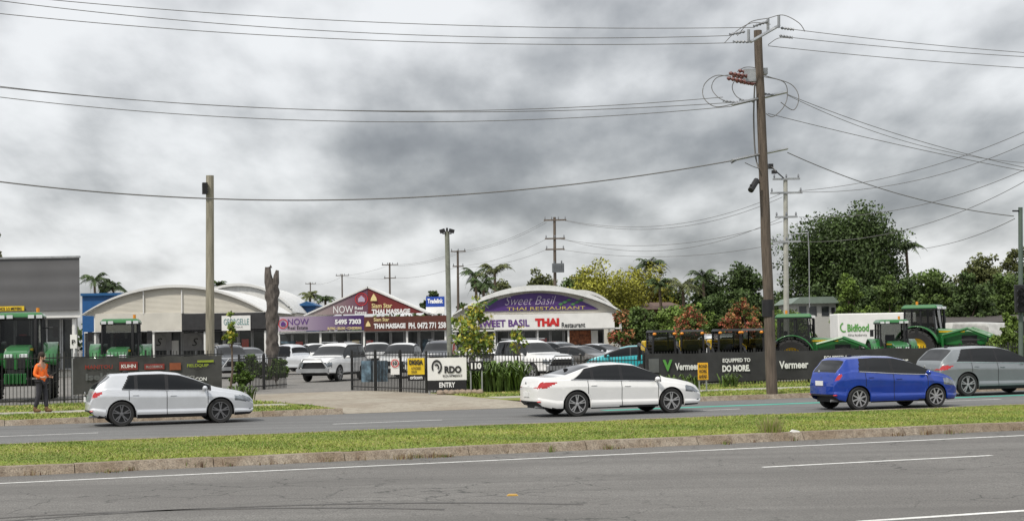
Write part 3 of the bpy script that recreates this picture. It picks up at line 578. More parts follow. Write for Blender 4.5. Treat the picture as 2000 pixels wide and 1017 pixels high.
# ---------------- signs
def board(name,label,cat,px0,py0,px1,py1,D,m,posts=True,rz=0):
    c=P((px0+px1)/2,(py0+py1)/2,D); th=thing(name,label,cat,(c.x,D,GZ)); ppart('panel',th,px0,py0,px1,py1,D,m,.04)
    if posts:
        for px in(px0+3,px1-3):
            x=P(px,py1,D).x; zt=P(px,py0,D).z; mb=MB(); mb.box((x,D+.075,(zt+GZ)/2),(.05,.06,zt-GZ)); make('post',mb,galv,th,world=True)
    return th
t=board('entry_sign','white and black entry sign on the corner fence','sign',835,698,911,742,58.6,white)
ppart('lower_panel',t,835,742,911,761,58.6,blk,.04)
ptext(t,'RDO',868,714,901,728,58.6,tk,bold=.05); ptext(t,'EQUIPMENT',865,731,903,736,58.6,tk); ptext(t,'ENTRY',858,746,889,756,58.6,tw,bold=.03)
c=P(853,716,58.6); s=58.6/FP
for a0,a1,r0,r1 in((-75,215,8.5,12),(-60,150,2.5,5.5)):
    mb=MB(); n=18; vs=[]
    for i in range(n+1):
        a=math.radians(a0+(a1-a0)*i/n); vs+=[(c.x+math.cos(a)*r0*s*.85,58.57,c.z+math.sin(a)*r0*s*1.15),(c.x+math.cos(a)*r1*s*.85,58.57,c.z+math.sin(a)*r1*s*1.15)]
    mb.add(vs,[(2*i,2*i+1,2*i+3,2*i+2) for i in range(n)]); make('emblem',mb,tk,t,world=True)
t=board('number_sign','black street number plate on the fence','sign',916,705,944,723,58.7,blk,True); ptext(t,'110',920,708,940,720,58.7,tw,bold=.05)
t=board('dealer_sign','yellow and black dealer sign tied to the fence','sign',796,699,829,731,59.6,yellow,False); ppart('lower_panel',t,796,731,829,743,59.6,blk,.04)
ptext(t,'DIGGA',799,702,826,712,59.6,tk,bold=.06); ptext(t,'AUTHORISED\nDEALER',803,716,822,728,59.6,tk); ptext(t,'oricom',801,733,825,740,59.6,tw,bold=.03)
t=board('speed_sign','small white speed limit sign on the fence','sign',763,699,780,731,61.3,white,False)
mb=MB(); c=P(771.5,709,61.3); mb.lathe([(.12,-.035),(.155,-.035)],(c.x,61.3,c.z),20); make('red_ring',mb,tr,t,world=True); ptext(t,'10',767.5,705,775.5,713,61.3,tk,bold=.04,off=.035)
bb=mat('panel_blue_scene',(.10,.16,.21),.6,var=.8,scale=4)
t=board('poster','blue and white photographic poster fixed to the fence','poster',706,704,757,745,63.6,bb,False); ppart('white_panel',t,729,706,736,744,63.58,mat('panel_pale',(.3,.33,.35),.6,var=.4),.01)
orng=mat('roadwork_orange',(.8,.42,.02),.5,var=.08)
t=board('road_work_sign','orange temporary road work sign on the verge','sign',1363,708,1383,741,56.,orng)
for s_,y in(('ROAD',711),('WORK',721),('AHEAD',731)): ptext(t,s_,1365,y,1381,y+7,56.,tk,bold=.03)
t=board('small_sign','small white notice on a post by the fence','sign',137,653,150,680,57.0,white); ptext(t,'P',140,663,147,672,57.0,tk)
# ---------------- poles
PD=53.2
def pole(label,pxb,pxt,pyt,D,r0,r1,m,n=12,name='power_pole',wob=0):
    b=Vector((GX(pxb,D),D,GZ-.02)); t=P(pxt,pyt,D); th=thing(name,label,'pole',b)
    pts=[b.lerp(t,i/12) for i in range(13)]
    if wob:
        for i,p in enumerate(pts[1:-1]): p.x+=random.uniform(-wob,wob)
    mb=MB(); mb.tube(pts,[r0+(r1-r0)*i/12 for i in range(13)],n); make('shaft',mb,m,th,True,world=True)
    return th
mp=pole('tall weathered timber power pole with crossarms and fuses',1505,1480,60,PD,.19,.135,wood,wob=.012)
def PP(px,py,dd=0): return P(px,py,PD+dd)
def arm(a,b,w=.07):
    mb=MB(); a=Vector(a);b=Vector(b); mb.tube([a,b],w,4); make('crossarm',mb,galv,mp,world=True)
arm(PP(1466,82,-.9),PP(1522,50,.9),.055); arm(PP(1430,205,-1),PP(1536,180,1),.05); arm(PP(1430,313,-1.),PP(1538,290,1.),.045); arm(PP(1462,58,-.3),PP(1462,84,-.3),.05); arm(PP(1521,30,.6),PP(1521,55,.6),.05); arm(PP(1500,36,.3),PP(1500,62,.3),.05)
def insul(par,p,q,r=.055,m=None):
    p=Vector(p);q=Vector(q); n=9; mb=MB(); mb.tube([p.lerp(q,i/n) for i in range(n+1)],[r*(1 if i%2 else .45) for i in range(n+1)],8); make('insulator',mb,m or insm,par,True,world=True)
insm=mat('insulator_brown',(.13,.035,.03),.3,coat=.4); insg=mat('insulator_grey',(.2,.21,.23),.4)
insul(mp,PP(1455,62,-.5),PP(1425,68,-.6),m=insg); insul(mp,PP(1462,82,-.8),PP(1432,82,-.9),m=insg); insul(mp,PP(1500,42,.3),PP(1472,52,.2),m=insg)
insul(mp,PP(1525,55,.8),PP(1550,58,.9),m=insg); insul(mp,PP(1522,70,.6),PP(1548,74,.6),m=insg)
for i,(x,y) in enumerate(((1420,153),(1424,143),(1436,158),(1442,138),(1452,150),(1430,148),(1448,160))): insul(mp,PP(x,y,-.5+.15*i),PP(x+34,y+6,-.3+.15*i),.075,insm)
for i,(x,y) in enumerate(((1430,205),(1462,203),(1500,190))): insul(mp,PP(x+12,y-4,-.6+.5*i),PP(x-18,y-8,-.7+.5*i),.045,insg)
insul(mp,PP(1438,312,-.9),PP(1428,318,-.9),.05,insg)
mb=MB(); mb.box(PP(1464,148,.1),(.4,.3,.42)); mb.box(PP(1491,140,.2),(.25,.3,.2)); make('fuse_bracket',mb,galv,mp,world=True)
cab=mat('cable_grey',(.13,.125,.12),.6)
def loop(pts,r=.015,D=0):
    q=[PP(x,y,D+.25*math.sin(i)) for i,(x,y) in enumerate(pts)]; out=[]
    for i in range(len(q)-1):
        a=q[max(i-1,0)];b=q[i];c=q[i+1];d=q[min(i+2,len(q)-1)]
        for k in range(6):
            t=k/6; out.append(.5*((2*b)+(c-a)*t+(2*a-5*b+4*c-d)*t*t+(3*b-a-3*c+d)*t**3))
    out.append(q[-1]); mb=MB(); mb.tube(out,r,5); make('jumper_cable',mb,cab,mp,True,world=True)
loop([(1428,150),(1398,148),(1376,165),(1374,190),(1395,208),(1425,205),(1440,198)]); loop([(1430,146),(1400,152),(1390,172),(1405,192),(1430,200)],.014,.2)
loop([(1470,140),(1500,150),(1545,165),(1560,190),(1550,215),(1525,200)],.015,.3); loop([(1490,150),(1530,160),(1538,185),(1530,210),(1510,228),(1496,222)],.015,-.2)
loop([(1440,70),(1465,44),(1500,36),(1530,30),(1560,45),(1572,62)],.014,.2); loop([(1415,84),(1440,60),(1470,45),(1505,48)],.012); loop([(1545,75),(1520,75),(1500,88)],.012)
loop([(1440,150),(1430,170),(1440,190),(1465,200)],.014); loop([(1474,165),(1472,230),(1475,300),(1482,330)],.028,-.3)
loop([(1455,318),(1480,328),(1505,325),(1515,335)],.014); loop([(1440,140),(1455,132),(1475,133),(1492,142)],.014)
mb=MB(); mb.tube([PP(1478,352,-.3),PP(1466,372,-.6)],.1,8); mb.tube([PP(1466,362,-.6),PP(1484,356,0)],.035,6); make('camera_housing',mb,blk,mp,True,world=True)
mb=MB(); mb.tube([PP(1499.5,585),PP(1500.5,618)],.2,12); make('black_band',mb,blk,mp,True,world=True)
lp=pole('short bare timber pole with a floodlight on top',409,410,343,59.5,.17,.145,wood_pale,name='light_pole')
mb=MB(); mb.box(P(400,368,59.3),(.18,.25,.42),rz=.3); mb.tube([P(400,368,59.3),P(410,372,59.5)],.03); make('floodlight',mb,blk,lp,world=True)
lp=pole('pale timber pole carrying two floodlights',878,873,452,76,.13,.11,mat('pole_green_grey',(.2,.21,.17),.9,var=.25,scale=6),name='light_pole')
for s in(-1,1): mb=MB(); mb.box(P(873+s*9,451,75.9),(.26,.2,.18),ry=.3*s); make('floodlight',mb,blk,lp,bevel=.02,world=True)
mb=MB(); mb.tube([P(864,456,76),P(882,456,76)],.03); mb.tube([P(873,445,76),P(873,460,76)],.05); make('bracket',mb,blk,lp,world=True)
def dist_pole(px,pyt,D,arms,label,m=wood,r=.16,tr=False):
    th=pole(label,px,px-1,pyt,D,r,r*.7,m,8); sc=D/FP
    for (py,w,ni) in arms:
        c=P(px,py,D); mb=MB(); mb.box(c+Vector((0,-.15,0)),(w,.1,.12)); make('crossarm',mb,wood if m is wood else galv,th,world=True)
        for i in range(ni):
            x=c.x-w/2+.1+(w-.2)*i/(ni-1); mb=MB(); mb.tube([(x,D-.15,c.z+.06),(x,D-.15,c.z+.16),(x,D-.15,c.z+.3)],[.03,.07,.04],6); make('insulator',mb,insg,th,world=True)
    if tr:
        mb=MB(); c=P(px+6,523,D-.6); mb.box(c,(1.0,.6,.75)); mb.tube([c+Vector((-.3,0,.35)),c+Vector((-.3,0,.6))],.06); mb.tube([c+Vector((.3,0,.35)),c+Vector((.3,0,.6))],.06)
        for i in range(6): mb.box(c+Vector((-.4+.16*i,-.34,0)),(.04,.1,.6))
        make('transformer',mb,mat('transformer_grey',(.12,.13,.14),.5),th,world=True)
    return th
dist_pole(1084,424,135,[(430,1.9,4),(466,1.7,3),(487,1.6,2)],'timber power pole with a transformer behind the restaurant',tr=True)
dist_pole(895,489,172,[(491,1.6,3),(520,1.2,2)],'timber power pole beyond the shops')
dist_pole(762,513,215,[(517,2.2,4),(543,1.6,2)],'timber power pole beyond the shops'); dist_pole(669,535,265,[(538,2.2,4)],'timber power pole beyond the shops'); dist_pole(607,551,330,[(554,2.2,4)],'timber power pole beyond the shops')
rp=dist_pole(1535,352,100,[(350,1.7,3),(377,2.0,2),(424,1.4,3),(472,1.8,3)],'grey concrete power pole with several crossarms',conc_pole,.19)
mb=MB(); c=P(1505,325,99); mb.tube([c,P(1535,352,100)],.04); mb.box(c,(.3,.3,.3)); mb.box(P(1512,336,99),(.3,.25,.2)); make('service_box',mb,blk,rp,world=True)
mb=MB(); mb.tube([P(1578,455,100),P(1580,490,100),P(1581,600,100)],.03,5); mb.tube([P(1535,458,100),P(1578,455,100)],.03,5); make('riser_pipe',mb,galv,rp,world=True)
tp_=pole('green-grey traffic signal pole at the road edge',1991,1993,405,58,.09,.08,mat('signal_pole_green',(.09,.12,.1),.6),name='traffic_light')
mb=MB(); mb.box(P(1992,583,57.8),(.36,.22,1.0)); make('signal_head',mb,blk,tp_,world=True,bevel=.03)
for i in range(3):
    mb=MB(); c=P(1992,569+i*14,57.65); mb.lathe([(.11,0),(.12,-.12)],(c.x,c.y,c.z),14); make('visor',mb,blk,tp_,world=True)
mb=MB(); mb.tube([P(1992,412,58),P(1978,412,57.8)],.03); make('bracket',mb,blk,tp_,world=True)
# ---------------- wires
def wire(a,m,b,dep,r=.011,ext=(0,0),grp='overhead power lines'):
    x0,y0=a;x1,y1=m;x2,y2=b; pts=[]; n=34; xa=x0-ext[0]; xb=x2+ext[1]
    for i in range(n+1):
        x=xa+(xb-xa)*i/n
        y=y0*(x-x1)*(x-x2)/((x0-x1)*(x0-x2))+y1*(x-x0)*(x-x2)/((x1-x0)*(x1-x2))+y2*(x-x0)*(x-x1)/((x2-x0)*(x2-x1))
        if dep[0]=='v': D=Dv(x,dep[1])
        else: t=(x-x0)/(x2-x0); D=1/((1-t)/dep[0]+t/dep[1])
        pts.append(P(x,y,D))
    o=thing('power_line','thin overhead cable strung between poles','cable',pts[n//2],0,grp); mb=MB(); mb.tube(pts,r,4,cap=False); make('cable',mb,cab,o,True,world=True)
V=('v',47.6)
E=(60,0); Er=(0,60)
wire((100,0),(760,45),(1472,54),V,ext=(100,0)); wire((0,2),(700,64),(1425,70),V,ext=E); wire((0,27),(700,78),(1432,84),V,ext=E)
wire((0,169),(760,217),(1412,190),V,ext=E); wire((0,171),(860,219),(1465,198),V,ext=E); wire((0,190),(860,238),(1430,208),V,ext=E)
wire((0,355),(560,391),(1430,314),V,.019,ext=E)
wire((1550,58),(1780,84),(2000,103),V,ext=Er); wire((1548,74),(1780,96),(2000,111),V,ext=Er); wire((1500,90),(1780,117),(2000,133),V,ext=Er)
wire((1536,184),(1700,245),(2000,327),V,ext=Er); wire((1500,222),(1720,275),(2000,334),V,ext=Er); wire((1538,186),(1640,232),(2000,318),(53.5,75),ext=Er)
wire((1538,298),(1720,368),(1980,422),(53.5,58),.016)
wire((1800,486),(1900,462),(1982,427),(110,58),.014)
for (a,b,c,d) in((375,350,282,.015),(373,330,258,.015),(424,400,332,.015),(472,440,355,.015)): wire((1560,a),(1800,b),(2000,c),(100,75),d,ext=Er)
wire((1104,430),(1300,440),(1528,377),(135,100),.014); wire((1104,431),(1310,445),(1528,385),(135,100),.014); wire((1100,467),(1320,487),(1528,424),(135,100),.014); wire((1100,488),(1330,500),(1528,474),(135,100),.014); wire((1096,467),(1300,478),(1528,432),(135,100),.014)
for k,(y0,y1) in enumerate(((430,491),(434,494),(466,520),(487,522))): wire((895,y1),(985,(y0+y1)/2+9),(1068,y0),(172,135),.012)
for k,(y0,y1) in enumerate(((517,491),(543,520),(519,495))): wire((762,y0),(828,(y0+y1)/2+7),(895,y1),(215,172),.014)
for k,(y0,y1) in enumerate(((538,517),(539,543))): wire((669,y0),(715,(y0+y1)/2+4),(762,y1),(265,215),.014)
wire((607,555),(640,552),(669,539),(330,265),.014)
# ---------------- buildings
cream=rib_mat('cream_louvre',(.80,.76,.66),3.3,'z',.7); roofw=rib_mat('white_roof_sheet',(.82,.82,.80),2.2,'y',.94); greyc=rib_mat('grey_cladding',(.13,.13,.135),.35,'z',.93)
bluew=mat('blue_wall',(.008,.08,.24),.5); wallw=mat('cream_wall',(.6,.58,.52),.8,var=.1,scale=1.); blackf=mat('black_fascia',(.03,.03,.032),.5,var=.2)
brown=mat('brown_fascia',(.10,.028,.018),.5,var=.15); purple=mat('purple_fascia',(.09,.035,.2),.5,var=.15,scale=.5); shopg=mat('shop_glass',(.04,.045,.05),.08,var=.6,scale=.9)
def grad_mat(name,c0,c1,x0,x1):
    m,nt,b=newmat(name); N=nt.nodes;L=nt.links; tc=N.new('ShaderNodeTexCoord'); s=N.new('ShaderNodeSeparateXYZ'); L.new(tc.outputs['Object'],s.inputs[0])
    r=N.new('ShaderNodeMapRange'); L.new(s.outputs[0],r.inputs[0]); r.inputs[1].default_value=x0; r.inputs[2].default_value=x1
    x=N.new('ShaderNodeMix'); x.data_type='RGBA'; L.new(r.outputs[0],x.inputs['Factor']); x.inputs['A'].default_value=(*c0,1); x.inputs['B'].default_value=(*c1,1); L.new(x.outputs['Result'],b.inputs['Base Color']); return m
def thing_child(name,par):
    o=bpy.data.objects.new(name,None); COL.objects.link(o); o.parent=par; return o
def sub(name,mb,m,g,th):
    o=make(name,mb,m,g); o.location=-th.location; return o
def slab(mb,x0,x1,y0,y1,z0,z1,skew=0):
    mb.add([(x0,y0,z0),(x1,y0,z0),(x1+skew,y1,z0),(x0+skew,y1,z0),(x0,y0,z1),(x1,y0,z1),(x1+skew,y1,z1),(x0+skew,y1,z1)],[(3,2,1,0),(4,5,6,7),(0,1,5,4),(1,2,6,5),(2,3,7,6),(3,0,4,7)])
def shopfront(th,px0,px1,py0,D,n,doors=(1,),posters=(),skew=0):
    x0,x1=GX(px0,D),GX(px1,D); zt=P((px0+px1)/2,py0,D).z; w=(x1-x0)/n
    mb=MB(); slab(mb,x0,x1,D+.2,D+7.8,GZ,zt,skew); make('wall',mb,wallw,th,world=True)
    for i in range(n):
        dr=i in doors; z0=GZ+(.03 if dr else .45); g=thing_child('door' if dr else 'window',th)
        m_=MB(); m_.box((x0+w*(i+.5),D+.06,(z0+zt)/2),(w-.12,.05,zt-z0-.1)); sub('pane',m_,shopg,g,th)
        m_=MB()
        for s in(-1,1): m_.box((x0+w*(i+.5)+s*(w/2-.06),D+.02,(z0+zt)/2),(.09,.1,zt-z0))
        m_.box((x0+w*(i+.5),D+.02,zt-.05),(w-.2,.1,.09)); m_.box((x0+w*(i+.5),D+.02,z0+.04),(w-.2,.1,.08)); sub('frame',m_,galv,g,th)
        if i in posters: m_=MB(); m_.box((x0+w*(i+.5),D-.0,(z0+zt)/2-.1),(w*.5,.03,(zt-z0)*.45)); sub('poster',m_,random.choice([white,redl,bb,yellow]),g,th)
def arc(x0,x1,z0,rise,n=28):
    w=(x1-x0)/2; R=(w*w+rise*rise)/(2*rise); cx=(x0+x1)/2; cz=z0+rise-R; a=math.asin(min(1,w/R))
    return [(cx+R*math.sin(-a+2*a*i/n),cz+R*math.cos(-a+2*a*i/n)) for i in range(n+1)]
def vault(th,px0,px1,pys,pyp,D,depth,front,thick=.22,over=.7,col=None):
    x0,x1=GX(px0,D),GX(px1,D); pm=(px0+px1)/2; z0=P(pm,pys,D).z; z1=P(pm,pyp,D).z
    out=arc(x0,x1,z0,z1-z0); inner=arc(x0+.25,x1-.25,z0,z1-z0-thick)
    mb=MB(); mb.prism(inner,D,D+.15); make('gable',mb,front,th,world=True)
    low=arc(x0+.05,x1-.05,z0-.02,z1-z0-thick+.03); mb=MB(); n=len(out); ya,yb=D-over,D+depth
    vs=[(x,ya,z) for x,z in out]+[(x,yb,z) for x,z in out]+[(x,ya,z) for x,z in low]+[(x,yb,z) for x,z in low]
    fs=[(i,i+1,n+i+1,n+i) for i in range(n-1)]+[(2*n+i,3*n+i,3*n+i+1,2*n+i+1) for i in range(n-1)]+[(i,2*n+i,2*n+i+1,i+1) for i in range(n-1)]+[(n+i,n+i+1,3*n+i+1,3*n+i) for i in range(n-1)]
    mb.add(vs,fs); make('roof',mb,col or roofw,th,True,world=True,ang=30); return x0,x1,z0,z1
th=thing('shop_building','shop with white vaulted roof and louvred gable','building',(GX(340,125),125,GZ))
x0,x1,z0,z1=vault(th,160,522,612,556,122.5,14,cream,over=.35)
shopfront(th,164,520,645,126,13,(4,9),(2,6,11))
for px in(280,355):
    mb=MB(); zt=P(px,562,122.3).z-.15; mb.box((GX(px,122.3),122.4,(z0+zt)/2),(.08,.08,zt-z0)); make('mullion',mb,white,th,world=True)
ppart('fascia',th,186,611,355,646,122.4,wallw,.3); ppart('fascia',th,355,611,521,646,122.4,blackf,.3)
ppart('sign_panel',th,433,616,489,645,122.3,white,.08); ptext(th,'GEORGELLE',437,622,486,634,122.3,mat('lettering_teal',(.1,.25,.25),.5),bold=0.); ptext(th,'BOUTIQUE',448,637,474,640,122.3,tk,bold=0.)
ppart('awning',th,164,645,521,647,122.4,white,4.)
for px in(186,300,400,518): mb=MB(); x=GX(px,122.6); mb.box((x,122.6,(GZ+z0)/2),(.14,.14,z0-GZ)); make('post',mb,white,th,world=True)
for px in(311,381):
    ppart('window_decal',th,px-24,650,px+24,684,125.9,mat('decal_grey',(.3,.3,.31),.6),.04); c=P(px,667,125.8); mb=MB(); mb.lathe([(.001,0),(.55,0)],(c.x,125.8,c.z),20); make('round_logo',mb,twd,th,world=True)
    ptext(th,'S',px-6,660,px+6,675,125.75,tk,bold=0,shear=.3)
th=thing('shop_building','taller white vaulted hall behind the shops','building',(GX(470,145),145,GZ)); vault(th,352,579,612,553,142,16,mat('white_wall',(.7,.7,.68),.6),.25,.3); mb=MB(); zt=P(465,613,142.5).z; slab(mb,GX(356,142.5),GX(577,142.5),142.5,157,GZ,zt); make('wall',mb,wallw,th,world=True)
th=thing('showroom_building','dark grey box-shaped showroom building','building',(GX(60,98),98,GZ))
mb=MB(); xa=GX(-120,98); xb=GX(156,98); zt=P(60,505,98).z; zb=P(60,607,98).z; slab(mb,xa,xb,98,114,zb,zt,-6); make('upper_facade',mb,greyc,th,world=True)
mb=MB(); slab(mb,xa,xb+.02,97.9,98.2,zt,zt+.12); make('parapet_cap',mb,galv,th,world=True)
shopfront(th,-120,150,622,101,9,(3,),(5,),skew=-3)
mb=MB(); slab(mb,xa,xb-.02,98.2,101,P(60,621,98).z,zb-.01,-1); make('soffit_beam',mb,white,th,world=True)
for px in(80,145): mb=MB(); x=GX(px,98.6); mb.tube([(x,98.6,GZ),(x,98.6,P(px,622,98.6).z)],.13,10); make('column',mb,white,th,True,world=True)
ppart('clearance_sign',th,-30,598,47,607,97.85,yellow,.06); ptext(th,'CLEARANCE 3.5 METERS',-25,600,42,605.5,97.85,tk,bold=.03)
th=thing('blue_shed','blue metal shed behind the shops','building',(GX(198,150),150,GZ)); mb=MB(); x=GX(200,150); z=P(200,576,150).z; mb.box((x,156,(z+GZ)/2),(78*150/FP,12,z-GZ)); make('wall',mb,bluew,th,world=True); ppart('roof',th,157,572,236,577,149.7,rib_mat('blue_roof',(.015,.12,.32),3,'x',.7),10)
th=thing('blue_shed','small blue roofed kiosk behind the shops','building',(GX(598,150),150,GZ)); mb=MB(); x=GX(598,150); z=P(598,597,150).z; mb.box((x,152,(z+GZ)/2),(38*150/FP,4,z-GZ)); make('wall',mb,bluew,th,world=True); a=P(577,597,149.5);b=P(598,588,149.5);c=P(621,597,149.5); mb=MB(); mb.prism([(a.x,a.z),(b.x,b.z),(c.x,c.z)],149.5,155); make('roof',mb,MC['blue_roof'],th,world=True)
D=120.
th=thing('shop_building','gabled shop pair with purple and maroon signs','building',(GX(700,D),D,GZ))
gn=grad_mat('gable_purple',(.36,.31,.29),(.15,.06,.10),GX(610,D),GX(700,D)); fn=grad_mat('fascia_purple',(.48,.40,.48),(.06,.02,.12),GX(545,D),GX(690,D)); mar=mat('maroon_fascia',(.16,.02,.02),.5,var=.2,scale=.5)
a=P(598,615,D);b=P(718,562,D);b2=P(718,615,D);c=P(832,615,D)
mb=MB(); mb.prism([(a.x,a.z),(b2.x,a.z),(b.x,b.z)],D,D+.2); make('sign_gable',mb,gn,th,world=True); mb=MB(); mb.prism([(b2.x+.02,a.z),(c.x,a.z),(b.x+.02,b.z)],D,D+.2); make('sign_gable',mb,mar,th,world=True)
mb=MB(); mb.add([(a.x-.2,D-.1,a.z+.02),(b.x,D-.1,b.z+.12),(b.x,D+15,b.z+.12),(a.x-.2,D+15,a.z+.02)],[(0,1,2,3)]); mb.add([(c.x+.2,D-.1,a.z+.02),(b.x,D-.1,b.z+.12),(b.x,D+15,b.z+.12),(c.x+.2,D+15,a.z+.02)],[(3,2,1,0)]); o=make('roof',mb,roofw,th,world=True); q=o.modifiers.new('s','SOLIDIFY'); q.thickness=.12
ppart('fascia',th,543,617,711,645,D-.1,fn,.3); ppart('fascia',th,711,617,873,645,D-.1,brown,.3); ppart('awning',th,543,645,873,647.5,D,white,4)
ptext(th,'NOW',651,597,690,611,D,tw,bold=.0); ptext(th,'Real\nEstate',693,598,716,613,D,tw,bold=.02)
s=D/FP; c_=P(706,584,D)
for (r0,r1) in((11,12.5),(7,8)): mb=MB(); mb.lathe([(r0*s,0),(r1*s,0)],(c_.x,D-.04,c_.z),24); make('round_emblem',mb,tr,th,world=True)
mb=MB(); mb.prism([(c_.x-.25,c_.z-.2),(c_.x+.25,c_.z-.2),(c_.x+.25,c_.z+.05),(c_.x,c_.z+.28),(c_.x-.25,c_.z+.05)],D-.05,D-.03); make('house_emblem',mb,tlil,th,world=True)
c_=P(553,632,D-.1); mb=MB(); mb.lathe([(.3,0),(.36,0)],(c_.x,D-.15,c_.z),20); make('round_emblem',mb,tr,th,world=True); mb=MB(); mb.prism([(c_.x-.17,c_.z-.15),(c_.x+.17,c_.z-.15),(c_.x+.17,c_.z+.05),(c_.x,c_.z+.2),(c_.x-.17,c_.z+.05)],D-.16,D-.14); make('house_emblem',mb,tp,th,world=True)
ptext(th,'NOW',562,622,603,634,D-.1,tp,bold=.0); ptext(th,'Real Estate',562,636,601,643,D-.1,tk,bold=.01); ptext(th,'5495 7303',654,623,705,633,D-.1,tw,bold=.05); ptext(th,'BUYING • SELLING • CONSIDERING',640,638,706,643,D-.1,tpale,bold=.03)
ptext(th,'Siam Star',726,592,766,601,D,tpale,bold=.02); ptext(th,'THAI MASSAGE',726,603,801,613,D,tw,bold=.05)
ptext(th,'Siam Star',730,620,760,627,D-.1,tpale,bold=.02); ptext(th,'THAI MASSAGE',730,631,792,641,D-.1,tw,bold=.05); ptext(th,'PH. 0472 771 258',798,629,871,641,D-.1,tw,bold=.04)
for cx,cz,k in((730,582,9),(719,633,7)):
    c_=P(cx,cz,D-.1); s=k*D/FP; mb=MB(); mb.prism([(c_.x-s*.7,c_.z-s*.6),(c_.x+s*.7,c_.z-s*.6),(c_.x+s*.55,c_.z+s*.1),(c_.x,c_.z+s),(c_.x-s*.55,c_.z+s*.1)],D-.15,D-.13); make('ornament',mb,tpale,th,world=True)
shopfront(th,543,873,647,D+3.5,12,(3,8),(1,5,6,10))
ppart('poster',th,545,666,577,670,D+3.3,bb,.03)
for px in(545,626,711,795,870): mb=MB(); x=GX(px,D+.3); mb.box((x,D+.3,(GZ+a.z)/2),(.14,.14,a.z-GZ-.9)); make('post',mb,white,th,world=True)
t=thing('pylon_sign','blue and white pylon sign above the shops','sign',(GX(850,128),128,GZ)); ppart('panel',t,832,579,868,599,128,mat('sign_blue',(.01,.05,.3),.5),.3); ppart('lower_panel',t,832,599,868,612,128,white,.3)
ptext(t,'Tradelink',835,583,865,592,128,tw,bold=.04)
for p in(838,862): mb=MB(); mb.tube([(GX(p,128.3),128.3,GZ),(GX(p,128.3),128.3,P(p,600,128).z)],.08); make('post',mb,galv,t,world=True)
th=thing('restaurant_building','restaurant with curved white roof and purple arch sign','building',(GX(1045,D),D,GZ))
x0,x1,z0,z1=vault(th,884,1216,612,557,D,14,cream,.42,.6,col=mat('white_metal_roof',(.70,.71,.70),.5))
arcp=mat('purple_arch',(.07,.028,.165),.5,var=.3,scale=.6)
zb=P(1045,606,D).z; a=arc(GX(928,D),GX(1170,D),zb,P(1045,572,D).z-zb,20); mb=MB(); mb.prism(a,D-.1,D-.02); make('arch_sign',mb,arcp,th,world=True)
ptext(th,'Sweet Basil',986,578,1086,595,D-.1,tlil,bold=-.012,shear=.4); ptext(th,'THAI RESTAURANT',990,598.5,1143,604.5,D-.1,ty,bold=.0)
lf=mat('leaf_emblem',(.06,.2,.06),.6)
for i in range(12):
    px=938+i*6 if i<6 else 1095+(i-6)*8; py=594-(i%3)*4; c_=P(px,py,D-.1); mb=MB(); mb.prism([(c_.x-.2,c_.z),(c_.x,c_.z-.1),(c_.x+.22,c_.z+.05),(c_.x,c_.z+.12)],D-.14,D-.12); make('leaf_emblem',mb,lf,th,world=True)
ppart('fascia',th,965,612,1200,642,D-.15,white,.3); ppart('fascia',th,884,612,965,642,D-.1,wallw,.3); ppart('awning',th,884,642,1214,644.5,D-.05,white,4)
ptext(th,'SWEET BASIL',934,624,1034,638,D-.15,tp,bold=.03); ptext(th,'THAI',1045,621,1092,637,D-.15,tr,bold=.07); ptext(th,'Restaurant',1097,629,1143,639,D-.15,tk,bold=.02)
shopfront(th,890,1180,644,D+3.5,11,(4,),(1,2,6)); food=mat('food_photo',(.35,.12,.05),.5,var=.9,scale=5)
ppart('poster',th,1112,645,1154,672,D+3.2,food,.05); ppart('wall_panel',th,1155,645,1168,690,D+2,white,.2); ppart('purple_banner',th,966,680,1020,712,D-6,purple,.05)
for px in(890,966,1050,1110,1190,1212): mb=MB(); x=GX(px,D+.3); mb.box((x,D+.3,(GZ+z0)/2),(.13,.13,z0-GZ-.7)); make('post',mb,white,th,world=True)
th2=thing('shop_building','white vaulted roof of the shop behind the restaurant','building',(GX(1120,150),150,GZ)); vault(th2,1060,1205,608,566,142,10,wallw,.3,.5)
mb=MB(); slab(mb,GX(1064,142.5),GX(1200,142.5),142.5,151,GZ,P(1130,609,142.5).z); make('wall',mb,wallw,th2,world=True)
D=128
th=thing('house','white raised weatherboard house with metal roof','house',(GX(1595,D),D,GZ)); hw_=rib_mat('white_weatherboard',(.6,.6,.57),4,'z',.8)
mb=MB(); a=P(1553,592,D);b=P(1632,592,D); mb.box(((a.x+b.x)/2,D+4,(a.z+GZ)/2),(b.x-a.x,8,a.z-GZ)); make('wall',mb,hw_,th,world=True)
a=P(1545,593,D-.5);b=P(1562,580,D-.5);c=P(1628,579,D-.5);d=P(1641,592,D-.5); mb=MB(); mb.prism([(a.x,a.z),(d.x,a.z),(c.x,b.z),(b.x,b.z)],D-.5,D+8.5); make('roof',mb,mat('roof_grey_green',(.16,.2,.17),.6),th,world=True)
for px in(1568,1588,1612): ppart('window',th,px-7,598,px+7,616,D-.05,shopg,.04)
ppart('door',th,1624,600,1631,632,D-.04,blk,.04)
th=thing('shed','long low shed with grey metal roof','building',(GX(1890,118),118,GZ)); mb=MB(); a=P(1800,630,118);b=P(2010,630,118); mb.box(((a.x+b.x)/2,122,(a.z+GZ)/2),(b.x-a.x,8,a.z-GZ)); make('wall',mb,mat('shed_wall',(.07,.06,.055),.8),th,world=True)
mb=MB(); a=P(1790,631,117);b=P(1805,617,117);c=P(2030,617,117); mb.add([(a.x,116.6,a.z),(c.x,116.6,a.z),(c.x,122,b.z),(b.x,122,b.z),(c.x,127,a.z),(a.x,127,a.z)],[(0,1,2,3),(3,2,4,5)]); make('roof',mb,rib_mat('shed_roof',(.085,.075,.07),3,'x',.8,.9),th,world=True)
